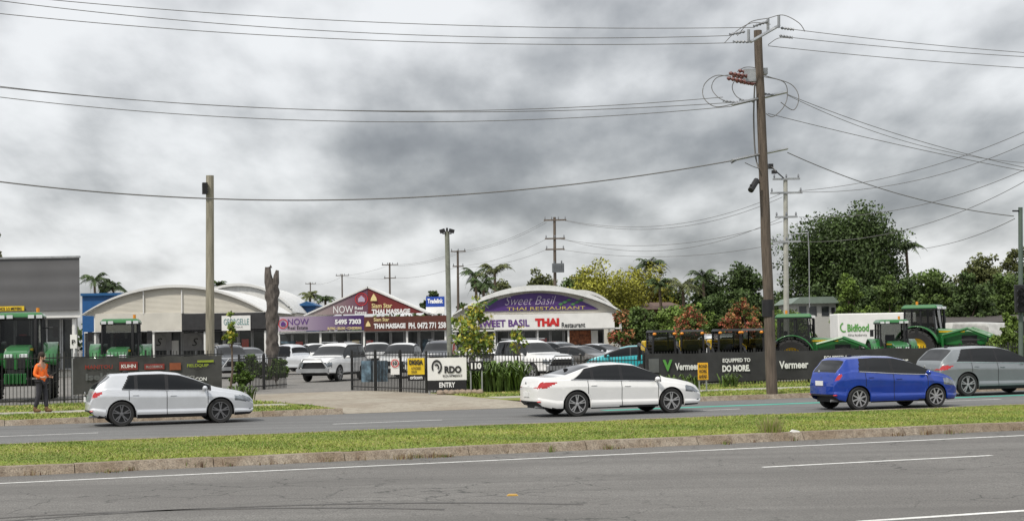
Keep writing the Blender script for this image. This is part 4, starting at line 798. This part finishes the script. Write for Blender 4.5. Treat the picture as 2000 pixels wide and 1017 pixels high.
th=thing('shed','low brown-roofed house between the trees','building',(GX(1290,150),150,GZ)); mb=MB(); a=P(1250,604,150);b=P(1340,604,150); mb.box(((a.x+b.x)/2,155,(a.z+GZ)/2),(b.x-a.x,8,a.z-GZ)); make('wall',mb,mat('brick_wall',(.2,.11,.08),.8),th,world=True); mb=MB(); t=P(1300,588,150); mb.add([(a.x-.5,150,a.z),(b.x+.5,150,a.z),(b.x-1,155,t.z),(a.x+1,155,t.z)],[(0,1,2,3)]); make('roof',mb,mat('roof_brown',(.12,.075,.06),.8),th,world=True)
D=92
th=thing('box_truck','white refrigerated box truck with green lettering','truck',(GX(1720,D),D,GZ)); mb=MB(); pbox(mb,1637,611,1790,672,D,2.4); make('cargo_box',mb,white,th,world=True,bevel=.06)
ptext(th,'Bidfood',1655,632,1697,647,D,tg,bold=.03); ptext(th,'Africa foodservice',1656,651,1693,656,D,tk,bold=0)
mb=MB(); c=P(1648,639,D); n=14; vs=[]
for i in range(n+1):
    a=math.radians(100+200*i/n); vs+=[(c.x+math.cos(a)*.16,D-.03,c.z+math.sin(a)*.2),(c.x+math.cos(a)*.23,D-.03,c.z+math.sin(a)*.28)]
mb.add(vs,[(2*i,2*i+1,2*i+3,2*i+2) for i in range(n)]); make('swirl_emblem',mb,tg,th,world=True)
mb=MB(); c=P(1716,690,D); mb.box((c.x,D+1.2,.95),(4.4,1.0,.3)); make('chassis',mb,blk,th,world=True)
for dx in(-1.6,-.8,1.6):
    mb=MB(); mb.lathe([(.001,-.12),(.3,-.14),(.45,-.1),(.45,.12)],(c.x+dx,D+.2,GZ+.46),18); make('wheel',mb,black,th,world=True)
cvm=mat('caravan_white',(.42,.42,.40),.5,var=.2)
def caravan(px,D,L,label,deg):
    th=thing('caravan',label,'caravan',(GX(px,D),D,GZ),math.radians(deg),'caravans parked by the shed')
    mb=MB(); mb.prism([(-L/2,.5),(L/2,.5),(L/2+.15,1.3),(L/2-.35,2.25),(-L/2+.2,2.35),(-L/2-.05,1.6)],-1.1,1.1); make('body',mb,cvm,th,bevel=.12)
    for x in(-L/4,L/5): mb=MB(); mb.box((x,-1.11,1.6),(.9,.04,.5)); make('window',mb,dkglass,th,bevel=.02)
    mb=MB(); mb.box((0,-1.11,1.05),(L-.1,.03,.08)); make('side_stripe',mb,blk,th)
    mb=MB(); mb.box((L/2-.5,-1.11,1.35),(.55,.04,1.4)); make('door',mb,mat('caravan_door',(.4,.4,.38),.5),th)
    for x in(-.4,.4): mb=MB(); mb.lathe([(.001,-.1),(.2,-.1),(.34,-.08),(.34,.1)],(x,-1.02,.34),18); make('wheel',mb,black,th)
    mb=MB(); mb.box((L/2+.7,0,.5),(1.3,.12,.1)); make('drawbar',mb,blk,th)
caravan(1885,98,3.0,'white caravan parked by the shed',70); caravan(1922,94,3.2,'white caravan parked by the shed',-60)
# ---------------- vegetation
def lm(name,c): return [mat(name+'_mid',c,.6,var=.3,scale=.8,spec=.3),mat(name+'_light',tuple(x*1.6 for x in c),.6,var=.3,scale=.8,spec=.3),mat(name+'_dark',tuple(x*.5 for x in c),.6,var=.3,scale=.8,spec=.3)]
G1=lm('foliage_deep',(.045,.072,.02)); G2=lm('foliage_mid',(.068,.105,.025)); G3=lm('foliage_yellow',(.22,.22,.03)); G4=lm('foliage_olive',(.09,.102,.034)); G5=lm('foliage_fresh',(.11,.165,.033)); GR=[mat('blossom_red',(.40,.11,.06),.6,var=.3),G2[0],mat('blossom_orange',(.45,.2,.08),.6,var=.3),G5[0],G2[1],MC['blossom_red'],G4[0]]
def leafmesh(par,cl,n,ls,mats,name='crown',asp=.6):
    cl=np.array(cl); w=cl[:,3]**2; ids=rng.choice(len(cl),n,p=w/w.sum())
    c=cl[ids]; g=rng.normal(0,1,(n,3)); nn=g/np.linalg.norm(g,axis=1,keepdims=True)
    rad=c[:,3]*(rng.random(n)**.4); p=c[:,:3]+nn*rad[:,None]*np.array([1,1,.8])
    d=rng.normal(0,1,(n,3))+nn*.5; d/=np.linalg.norm(d,axis=1,keepdims=True); q=np.cross(d,rng.normal(0,1,(n,3))); q/=np.linalg.norm(q,axis=1,keepdims=True)
    s=ls*rng.uniform(.6,1.3,n)[:,None]
    Vv=np.stack([p-d*s*.5,p+q*s*asp*.5,p+d*s*.5,p-q*s*asp*.5],1).reshape(-1,3); F=np.arange(4*n).reshape(-1,4)
    me=bpy.data.meshes.new(name); me.from_pydata(Vv.tolist(),[],F.tolist())
    for m in mats: me.materials.append(m)
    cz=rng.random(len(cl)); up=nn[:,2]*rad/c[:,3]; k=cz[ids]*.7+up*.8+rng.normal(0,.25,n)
    mi=np.where(k>.65,1,np.where(k<-.05,2,0))  # shade put into leaf colour: clump tops take paler copies, undersides darker ones
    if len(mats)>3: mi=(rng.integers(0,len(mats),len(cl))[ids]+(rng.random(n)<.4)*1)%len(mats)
    me.polygons.foreach_set('material_index',mi.astype(np.int32)); me.update(); o=bpy.data.objects.new(name,me); COL.objects.link(o); o.parent=par; return o
def tree(px,pyt,D,wpx,frac=.75,n=6000,ls=.4,mats=G2,label='leafy green tree',cat='tree',nl=10,tr=.25,name='tree',seed=1,sub=10,gap=.5,group=None,stems=1,tm=bark,dens=3.2):
    random.seed(seed*13+int(px)); s=D/FP; Ht=P(px,pyt,D).z-GZ; W=wpx*s; th=thing(name,label,cat,(GX(px,D),D,GZ),0,group); n=int(n*dens)
    if dens>1: ls*=.72
    ch=Ht*frac; cz=Ht-ch/2; cl=[]; R=min(W*.25,ch*.34); lob=[]
    for i in range(nl):
        for _ in range(30):
            v=Vector([random.uniform(-1,1) for _ in range(3)])
            if .25<v.length<1: break
        lob.append(Vector((v.x*(W/2-R*.8),v.y*(W/2-R*.8)*.8,cz+v.z*(ch/2-R*.75))))
    lob.append(Vector((random.uniform(-.1,.1)*W,0,Ht-R*.85))); lob.append(Vector((-W/2+R,0,cz-ch*.1))); lob.append(Vector((W/2-R,0,cz-ch*.05)))
    for l in lob:
        r=R*random.uniform(.75,1.1)
        for k in range(sub):
            v=Vector([random.gauss(0,1) for _ in range(3)]).normalized(); q=l+v*r*random.uniform(.45,.95); q.z=max(q.z,.25*ls+.1); cl.append((q.x,q.y,q.z,r*random.uniform(.28,gap)))
        cl.append((l.x,l.y,l.z,r*.7))
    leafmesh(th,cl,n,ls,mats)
    mb=MB(); fork=cz-ch*.3
    for st in range(stems):
        ox=(st-(stems-1)/2)*W*.12; b=Vector((ox*.4,0,-.02)); f=Vector((ox+.05*Ht*random.uniform(-1,1),0,max(fork,.2*Ht)))
        mb.tube([b,b.lerp(f,.5)+Vector((.02*Ht*random.uniform(-1,1),0,0)),f],[tr,tr*.8,tr*.65],8)
        for l in lob[st::stems]:
            m=f.lerp(l,.5)+Vector((0,0,-.06*Ht*random.random())); mb.tube([f-Vector((0,0,.1)),m,l],[tr*.5,tr*.3,tr*.1],6)
    make('trunk',mb,tm,th,True); return th
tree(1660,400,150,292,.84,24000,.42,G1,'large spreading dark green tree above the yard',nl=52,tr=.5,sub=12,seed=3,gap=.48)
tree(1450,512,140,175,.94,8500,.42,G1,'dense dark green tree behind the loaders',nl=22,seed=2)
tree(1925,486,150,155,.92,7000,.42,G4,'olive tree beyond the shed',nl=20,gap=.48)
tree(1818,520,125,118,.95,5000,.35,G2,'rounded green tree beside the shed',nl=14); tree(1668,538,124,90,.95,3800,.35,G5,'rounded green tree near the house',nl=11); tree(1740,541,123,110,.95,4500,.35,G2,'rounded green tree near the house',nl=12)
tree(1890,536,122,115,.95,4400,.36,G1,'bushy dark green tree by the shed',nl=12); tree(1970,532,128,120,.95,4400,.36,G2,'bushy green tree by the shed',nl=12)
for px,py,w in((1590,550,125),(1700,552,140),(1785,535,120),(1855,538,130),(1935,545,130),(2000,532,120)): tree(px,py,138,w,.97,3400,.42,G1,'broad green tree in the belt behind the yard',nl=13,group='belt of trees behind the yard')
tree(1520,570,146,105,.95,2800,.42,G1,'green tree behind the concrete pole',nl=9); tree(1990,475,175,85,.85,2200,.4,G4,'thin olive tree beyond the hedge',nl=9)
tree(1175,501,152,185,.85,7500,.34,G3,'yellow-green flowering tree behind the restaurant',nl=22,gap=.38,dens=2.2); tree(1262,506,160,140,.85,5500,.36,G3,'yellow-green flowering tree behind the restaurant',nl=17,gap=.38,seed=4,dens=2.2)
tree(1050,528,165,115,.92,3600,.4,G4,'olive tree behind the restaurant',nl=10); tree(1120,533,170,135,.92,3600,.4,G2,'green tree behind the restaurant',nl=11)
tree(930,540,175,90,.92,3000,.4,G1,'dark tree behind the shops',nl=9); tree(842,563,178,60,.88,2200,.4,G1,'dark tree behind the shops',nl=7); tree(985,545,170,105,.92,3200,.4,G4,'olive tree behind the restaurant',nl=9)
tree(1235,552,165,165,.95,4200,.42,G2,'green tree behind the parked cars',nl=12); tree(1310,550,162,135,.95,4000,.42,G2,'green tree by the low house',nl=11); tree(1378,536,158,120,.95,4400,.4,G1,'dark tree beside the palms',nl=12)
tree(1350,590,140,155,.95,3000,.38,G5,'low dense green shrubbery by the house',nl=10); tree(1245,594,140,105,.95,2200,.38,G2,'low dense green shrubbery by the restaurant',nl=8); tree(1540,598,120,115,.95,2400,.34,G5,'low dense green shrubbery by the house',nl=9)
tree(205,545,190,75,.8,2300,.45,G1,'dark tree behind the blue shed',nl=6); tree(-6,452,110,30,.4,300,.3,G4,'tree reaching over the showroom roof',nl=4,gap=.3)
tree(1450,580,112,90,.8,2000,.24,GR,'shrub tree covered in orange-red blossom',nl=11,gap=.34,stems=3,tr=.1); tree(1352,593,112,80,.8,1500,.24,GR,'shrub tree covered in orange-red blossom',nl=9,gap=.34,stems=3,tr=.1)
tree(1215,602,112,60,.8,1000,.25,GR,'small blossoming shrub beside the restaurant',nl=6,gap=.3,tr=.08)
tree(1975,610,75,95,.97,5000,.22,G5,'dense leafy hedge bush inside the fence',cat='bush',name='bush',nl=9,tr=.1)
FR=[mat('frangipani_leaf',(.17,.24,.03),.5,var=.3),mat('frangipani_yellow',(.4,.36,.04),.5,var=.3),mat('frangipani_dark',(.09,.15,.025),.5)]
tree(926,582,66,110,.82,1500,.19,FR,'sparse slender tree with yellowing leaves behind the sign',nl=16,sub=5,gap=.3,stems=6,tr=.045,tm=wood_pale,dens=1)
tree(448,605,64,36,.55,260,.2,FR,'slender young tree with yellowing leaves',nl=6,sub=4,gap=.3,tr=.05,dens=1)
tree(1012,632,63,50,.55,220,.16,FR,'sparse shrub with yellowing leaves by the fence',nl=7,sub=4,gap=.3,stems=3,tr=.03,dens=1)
BU=lm('bush_green',(.07,.115,.022))
for px,pyt,D,w in((490,690,72,60),(540,698,73,55),(470,705,66,50)): tree(px,pyt,D,w,.98,1500,.14,BU,'low green garden bush near the gate','bush',nl=6,tr=.03,name='bush',group='garden bushes')
def strap(px,D,h,n,label,w=.05):
    th=thing('strap_leaf_plant',label,'plant',(GX(px,D),D,GZ),0,'strap-leaved garden plants'); mb=MB()
    for i in range(n):
        a=random.uniform(0,6.28); hh=h*random.uniform(.6,1.1); o=Vector((random.uniform(-.3,.3),random.uniform(-.3,.3),0)); d=Vector((math.cos(a),math.sin(a),0)); s=Vector((-d.y,d.x,0))*w; r=hh*random.uniform(.2,.7)
        p=[o,o+d*r*.3+Vector((0,0,hh*.6)),o+d*r*.8+Vector((0,0,hh)),o+d*r*1.5+Vector((0,0,hh*.75))]
        mb.add([p[0]-s*.6,p[0]+s*.6,p[1]-s,p[1]+s,p[2]-s*.7,p[2]+s*.7,p[3]],[(0,1,3,2),(2,3,5,4),(4,5,6)],random.choice((0,0,1,2)))
    make('leaves',mb,BU,th)
for px,D in((940,60.2),(958,59.5),(980,59.8),(1003,60.2),(950,60.6),(992,61.),(922,60.4)): strap(px,D,1.05,60,'clump of strappy green leaves beside the entry sign')
for px,D in((455,55.8),(478,56.2),(1420,60),(1300,59),(1345,59.5)): strap(px,D,.5,40,'small clump of strappy leaves at the fence',.03)
def palm(px,pyt,D,label='palm tree with arching fronds',n=16,fl=2.6,m=G1):
    Ht=P(px,pyt,D).z-GZ-fl*.35; th=thing('palm_tree',label,'palm',(GX(px,D),D,GZ),0,'palms beyond the shops'); mb=MB(); mb.tube([(0,0,0),(.15,0,Ht*.5),(0,0,Ht)],[.2,.15,.12],8); make('trunk',mb,bark,th,True)
    mb=MB()
    for i in range(n):
        a=2*math.pi*i/n+random.uniform(-.2,.2); e=random.uniform(.1,1.2); d=Vector((math.cos(a),math.sin(a),0)); pts=[]
        for k in range(11):
            t=k/10; pts.append(Vector((0,0,Ht))+d*fl*t*math.cos(e*.7)*(1-.15*t)+Vector((0,0,fl*(math.sin(e)*t-.75*t*t))))
        sd=Vector((-d.y,d.x,0))
        for k in range(1,11):
            for h in(0,.5):
                p=pts[k-1].lerp(pts[k],h); ll=fl*.24*math.sin(math.pi*min(1,(k+h)/11+.12)); tn=(pts[k]-pts[k-1]).normalized()
                for s in(-1,1):
                    q=p+sd*s*ll*.75+tn*ll*.3+Vector((0,0,-ll*random.uniform(.2,.8))); mb.add([p-tn*.06,p+tn*.06,q],[(0,1,2)],random.choice((0,1,2)))
        mb.tube(pts,[.035*(1-.08*k) for k in range(11)],4,0)
    make('crown',mb,m,th)
for px,y,D,fl in((930,518,160,2.6),(968,510,158,3.),(945,537,150,2.4),(1272,499,165,2.8),(1335,537,150,3.),(1290,540,150,2.4),(606,565,170,2.),(636,573,168,1.8),(1375,522,155,2.6),(185,529,170,2.6),(222,547,172,2.4),(428,545,185,1.8),(1775,465,152,2.6)): palm(px,y,D,fl=fl,m=G4 if px in(968,1335,606) else G1)
th=thing('tree_belt','distant continuous belt of trees on the horizon','trees',(0,400,GZ)); th['kind']='stuff'
cl=[]
for i in range(170): cl.append((-210+i*2.5,random.uniform(-10,10),random.uniform(1,7),random.uniform(3,5)))
leafmesh(th,cl,12000,1.6,G1,'foliage')
rk=mat('rock',(.28,.22,.17),.9,var=.3,bump=.5)
for i,px in enumerate(range(858,945,11)):
    D=58.2+random.uniform(-.2,.2); th=thing('rock','rounded garden rock beside the entry sign','rock',gp(px,D),0,'garden rocks'); mb=MB(); mb.ell((0,0,.06),(.15,.14,.1),n=8,m=5); mb.v=[(x*random.uniform(.85,1.15),y,z*random.uniform(.85,1.15)) for x,y,z in mb.v]; make('stone',mb,rk,th,True)
th=thing('carved_tree_sculpture','tall carved grey timber sculpture with forked top','sculpture',gp(532,84)); Ht=P(530,520,84).z-GZ; mb=MB(); n=16; vs=[];K=60
for i in range(K+1):
    t=i/K; z=Ht*.84*t
    for k in range(n):
        a=2*math.pi*k/n; r=.31*(1-.05*math.sin(t*5))+.035*math.sin(t*22+2*a)+.03*math.sin(t*43-3*a)+.025*math.sin(5*a+t*9); vs.append((r*math.cos(a),r*math.sin(a),z))
mb.add(vs,[(i*n+k,i*n+(k+1)%n,(i+1)*n+(k+1)%n,(i+1)*n+k) for i in range(K) for k in range(n)]+[tuple(K*n+k for k in range(n))])
mb.tube([(-.1,0,Ht*.8),(-.15,0,Ht*.86),(-.2,0,Ht*.93),(-.2,.02,Ht*.985),(-.02,0,Ht)],[.22,.25,.19,.17,.1],9); mb.tube([(.1,0,Ht*.8),(.2,0,Ht*.86),(.24,0,Ht*.92),(.3,0,Ht*.965)],[.2,.19,.14,.08],9)
make('carved_trunk',mb,mat('carved_timber',(.095,.082,.072),.9,var=.6,scale=5,bump=1.,stretch=(2,2,.5)),th,True,ang=60)
mb=MB(); mb.box((0,0,.01),(.16,.12,.02),tx=.7); o=make('road_marker',mb,mat('marker_orange',(.5,.3,.06),.6)); o.location=(GX(995,22.7),22.7,.0); o['label']='small orange marker stuck on the asphalt'; o['category']='road marker'
mb=MB(); mb.box((0,0,.02),(.22,.12,.05),ry=.2,tx=.6); o=make('litter',mb,white); o.location=UV(16.7,29.1,.15); o['label']='crumpled white litter on the kerb'; o['category']='litter'
# ---------------- person
def skin(name,js,edges,mat_,par,sub=1,root=0):
    names=list(js); me=bpy.data.meshes.new(name); me.from_pydata([js[k][0] for k in names],[(names.index(a),names.index(b)) for a,b in edges],[])
    o=bpy.data.objects.new(name,me); COL.objects.link(o); o.modifiers.new('Skin','SKIN')
    sv=me.skin_vertices[0].data
    for i,k in enumerate(names):
        r=js[k][1]; sv[i].radius=r if isinstance(r,tuple) else (r,r); sv[i].use_root=(i==root)
    s=o.modifiers.new('Sub','SUBSURF'); s.levels=sub; s.render_levels=sub
    dg=bpy.context.evaluated_depsgraph_get(); m2=bpy.data.meshes.new_from_object(o.evaluated_get(dg)); m2.name=name
    bpy.data.objects.remove(o); m2.materials.clear(); m2.materials.append(mat_); m2.polygons.foreach_set('use_smooth',[True]*len(m2.polygons))
    o=bpy.data.objects.new(name,m2); COL.objects.link(o); o.parent=par; return o
try:
    PDp=Dv(82,51.6); th=thing('person','person in orange high-visibility shirt and dark trousers standing on the footpath','person',(GX(80,PDp),PDp,GZ),math.radians(-20))
    sk=mat('skin',(.42,.24,.17),.6,var=.05)
    J={'pel':((0,0,.98),(.13,.15)),'sp':((0,0,1.18),(.11,.14)),'ch':((.01,0,1.38),(.12,.17)),'nk':((.02,0,1.53),.055),'hd0':((.04,0,1.63),(.075,.07)),'hd1':((.04,0,1.74),(.085,.075))}
    Eg=[('pel','sp'),('sp','ch'),('ch','nk'),('nk','hd0'),('hd0','hd1')]
    for s,n in((-1,'r'),(1,'l')):
        fx=.12*s
        J.update({'hip'+n:((0,s*.1,.93),.09),'kn'+n:((.03+fx*.4,s*.11,.5),.06),'an'+n:((-.02+fx,s*.12,.09),.042),'to'+n:((.15+fx,s*.13,.04),.035),
          'sh'+n:((0,s*.2,1.43),.055),'el'+n:((-.05,s*.27,1.14),.042),'wr'+n:((.17,s*.2,1.06),.028),'pm'+n:((.235,s*.185,1.07),(.022,.035))})
        Eg+=[('pel','hip'+n),('hip'+n,'kn'+n),('kn'+n,'an'+n),('an'+n,'to'+n),('ch','sh'+n),('sh'+n,'el'+n),('el'+n,'wr'+n),('wr'+n,'pm'+n)]
        for f,(dz,ln) in enumerate(((.03,.07),(.012,.08),(-.008,.075),(-.026,.06))):
            b=Vector((.26,s*.18,1.07+dz)); J['f%d'%f+n]=((b.x+ln*.5,b.y-s*.005,b.z),.009); J['g%d'%f+n]=((b.x+ln*.85,b.y-s*.03,b.z-.012),.008); Eg+=[('pm'+n,'f%d'%f+n),('f%d'%f+n,'g%d'%f+n)]
        J['th'+n]=((.235,s*.15,1.11),.01); J['ti'+n]=((.27,s*.135,1.12),.009); Eg+=[('pm'+n,'th'+n),('th'+n,'ti'+n)]
    skin('body',J,Eg,sk,th,1)
    hv=mat('hi_vis_orange',(.9,.17,.02),.7,var=.08,bump=.2); tro=mat('dark_trousers',(.03,.03,.04),.8); boot=mat('brown_boots',(.13,.075,.03),.8)
    S_={'sp':((0,0,1.1),(.135,.165)),'ch':((.01,0,1.38),(.14,.185)),'nk':((.015,0,1.5),.075),'hem':((0,0,.93),(.145,.175))}; E2=[('hem','sp'),('sp','ch'),('ch','nk')]
    T_={'pel':((0,0,.98),(.135,.16))};E3=[]
    for s,n in((-1,'r'),(1,'l')):
        fx=.12*s; S_.update({'sh'+n:((0,s*.2,1.43),.075),'el'+n:((-.05,s*.27,1.14),.062),'wr'+n:((.14,s*.207,1.07),.045)}); E2+=[('ch','sh'+n),('sh'+n,'el'+n),('el'+n,'wr'+n)]
        T_.update({'hip'+n:((0,s*.1,.9),.105),'kn'+n:((.03+fx*.4,s*.11,.5),.08),'an'+n:((-.02+fx,s*.12,.13),.065)}); E3+=[('pel','hip'+n),('hip'+n,'kn'+n),('kn'+n,'an'+n)]
        mb=MB(); mb.ell((-.02+fx,s*.12,.1),(.065,.06,.11)); mb.ell((.07+fx,s*.125,.05),(.13,.055,.055)); make('boot',mb,boot,th,True)
    skin('shirt',S_,E2,hv,th,1); skin('trousers',T_,E3,tro,th,1)
    mb=MB(); mb.ell((.02,0,1.75),(.11,.095,.11),n=14,m=10); mb.ell((-.05,0,1.66),(.06,.08,.1)); mb.ell((.09,0,1.575),(.04,.05,.04)); make('hair',mb,mat('dark_hair',(.03,.018,.012),.8),th,True)
    mb=MB(); mb.ell((.135,0,1.675),(.025,.015,.025)); make('nose',mb,sk,th,True)
    for s in(-1,1):
        mb=MB(); mb.ell((.045,s*.08,1.675),(.02,.012,.03)); make('ear',mb,sk,th,True); mb=MB(); mb.ell((.118,s*.033,1.70),(.01,.012,.008)); make('eye',mb,darkint,th)
    mb=MB(); mb.ell((.122,0,1.625),(.01,.025,.008)); make('mouth',mb,tr,th)
    mb=MB(); mb.box((.31,0.02,1.1),(.08,.15,.012)); make('phone',mb,blk,th)
except Exception as ex: print('PERSON FAIL',ex)
# ---------------- world
w=bpy.data.worlds.new('World'); scene.world=w; w.use_nodes=True; nt=w.node_tree; N=nt.nodes; L=nt.links; bg=N['Background']
SE,SR=math.radians(52),math.radians(215)
sky=N.new('ShaderNodeTexSky'); sky.sky_type='NISHITA'; sky.sun_disc=False; sky.sun_elevation=SE; sky.sun_rotation=SR
tc=N.new('ShaderNodeTexCoord'); sep=N.new('ShaderNodeSeparateXYZ'); L.new(tc.outputs['Generated'],sep.inputs[0])
def M(op,a,b=0,clamp=False):
    n=N.new('ShaderNodeMath'); n.operation=op; n.use_clamp=clamp
    for i,v in enumerate((a,b)):
        if hasattr(v,'links'): L.new(v,n.inputs[i])
        else: n.inputs[i].default_value=v
    return n.outputs[0]
zc=M('MAXIMUM',sep.outputs[2],0.0); dn=M('ADD',zc,.26); px_=M('DIVIDE',sep.outputs[0],dn); py_=M('DIVIDE',sep.outputs[1],dn)
def cvec(dy=0,dx=0):
    cb=N.new('ShaderNodeCombineXYZ'); L.new(M('ADD',px_,dx),cb.inputs[0]); L.new(M('ADD',py_,dy),cb.inputs[1]); return cb.outputs[0]
def nz(scale,detail,rough,dist,off=0,dy=0,dx=0):
    mp=N.new('ShaderNodeMapping'); mp.inputs['Location'].default_value=(off,off*.7,0); mp.inputs['Scale'].default_value=(1,.5,1); L.new(cvec(dy,dx),mp.inputs[0]); n=N.new('ShaderNodeTexNoise'); n.inputs['Scale'].default_value=scale; n.inputs['Detail'].default_value=detail; n.inputs['Roughness'].default_value=rough; n.inputs['Distortion'].default_value=dist; L.new(mp.outputs[0],n.inputs['Vector']); return n.outputs['Fac']
big=nz(1.3,3,.42,0,3.1); med=nz(3.3,7,.5,0,7.7); medu=nz(3.3,7,.5,0,7.7,-.13,-.02)
cloud_shading=M('SUBTRACT',med,medu)  # painted cloud shading: edges brightened in the sky colour as if lit from above
gx=M('MULTIPLY',M('ADD',sep.outputs[0],.02),1/.19); gz=M('MULTIPLY',M('SUBTRACT',sep.outputs[2],.115),1/.036)
g=M('POWER',2.718,M('MULTIPLY',M('ADD',M('MULTIPLY',gx,gx),M('MULTIPLY',gz,gz)),-1))
val=M('ADD',M('MULTIPLY',M('SUBTRACT',big,.5),1.3),M('MULTIPLY',M('SUBTRACT',med,.5),.8)); val=M('ADD',val,M('MULTIPLY',cloud_shading,1.5)); val=M('SUBTRACT',val,M('MULTIPLY',g,.36)); val=M('ADD',val,.655)
mr=N.new('ShaderNodeValToRGB'); mr.color_ramp.interpolation='B_SPLINE'; e=mr.color_ramp.elements; e[0].position=.0; e[0].color=(.20,.205,.22,1); e[1].position=1; e[1].color=(.86,.87,.88,1)
for p,c in((.25,(.28,.29,.305)),(.5,(.46,.47,.48)),(.75,(.69,.70,.71))): x=e.new(p); x.color=(*c,1)
L.new(M('MULTIPLY',val,1.0,clamp=True),mr.inputs[0])
bo=M('ADD',M('MULTIPLY',M('MULTIPLY',M('SUBTRACT',sep.outputs[2],.22),1.6,clamp=True),.7),1.0)
mixc=N.new('ShaderNodeMix'); mixc.data_type='RGBA'; mixc.blend_type='ADD'; mixc.inputs['Factor'].default_value=.012; L.new(mr.outputs[0],mixc.inputs['A']); L.new(sky.outputs[0],mixc.inputs['B'])
vm=N.new('ShaderNodeVectorMath'); vm.operation='SCALE'; L.new(mixc.outputs['Result'],vm.inputs[0]); L.new(bo,vm.inputs['Scale'])
L.new(vm.outputs[0],bg.inputs[0]); bg.inputs[1].default_value=1.0
sd=bpy.data.lights.new('Sun','SUN'); sd.energy=2.9; sd.angle=math.radians(5); sd.color=(1,.94,.84); so=bpy.data.objects.new('Sun',sd); COL.objects.link(so)
dirv=Vector((math.sin(SR)*math.cos(SE),math.cos(SR)*math.cos(SE),math.sin(SE))); so.rotation_euler=dirv.to_track_quat('Z','Y').to_euler()
# ---------------- camera
cd=bpy.data.cameras.new('Camera'); cam=bpy.data.objects.new('Camera',cd); COL.objects.link(cam); cd.sensor_width=36; cd.lens=FP/2000*36; cd.clip_end=8000; cd.clip_start=.1
m=Matrix((( Rv.x,Uv.x,-Fv.x,0),(Rv.y,Uv.y,-Fv.y,0),(Rv.z,Uv.z,-Fv.z,HC),(0,0,0,1))); cam.matrix_world=m; scene.camera=cam
scene.view_settings.view_transform='Standard'; scene.view_settings.look='None'; scene.view_settings.exposure=0
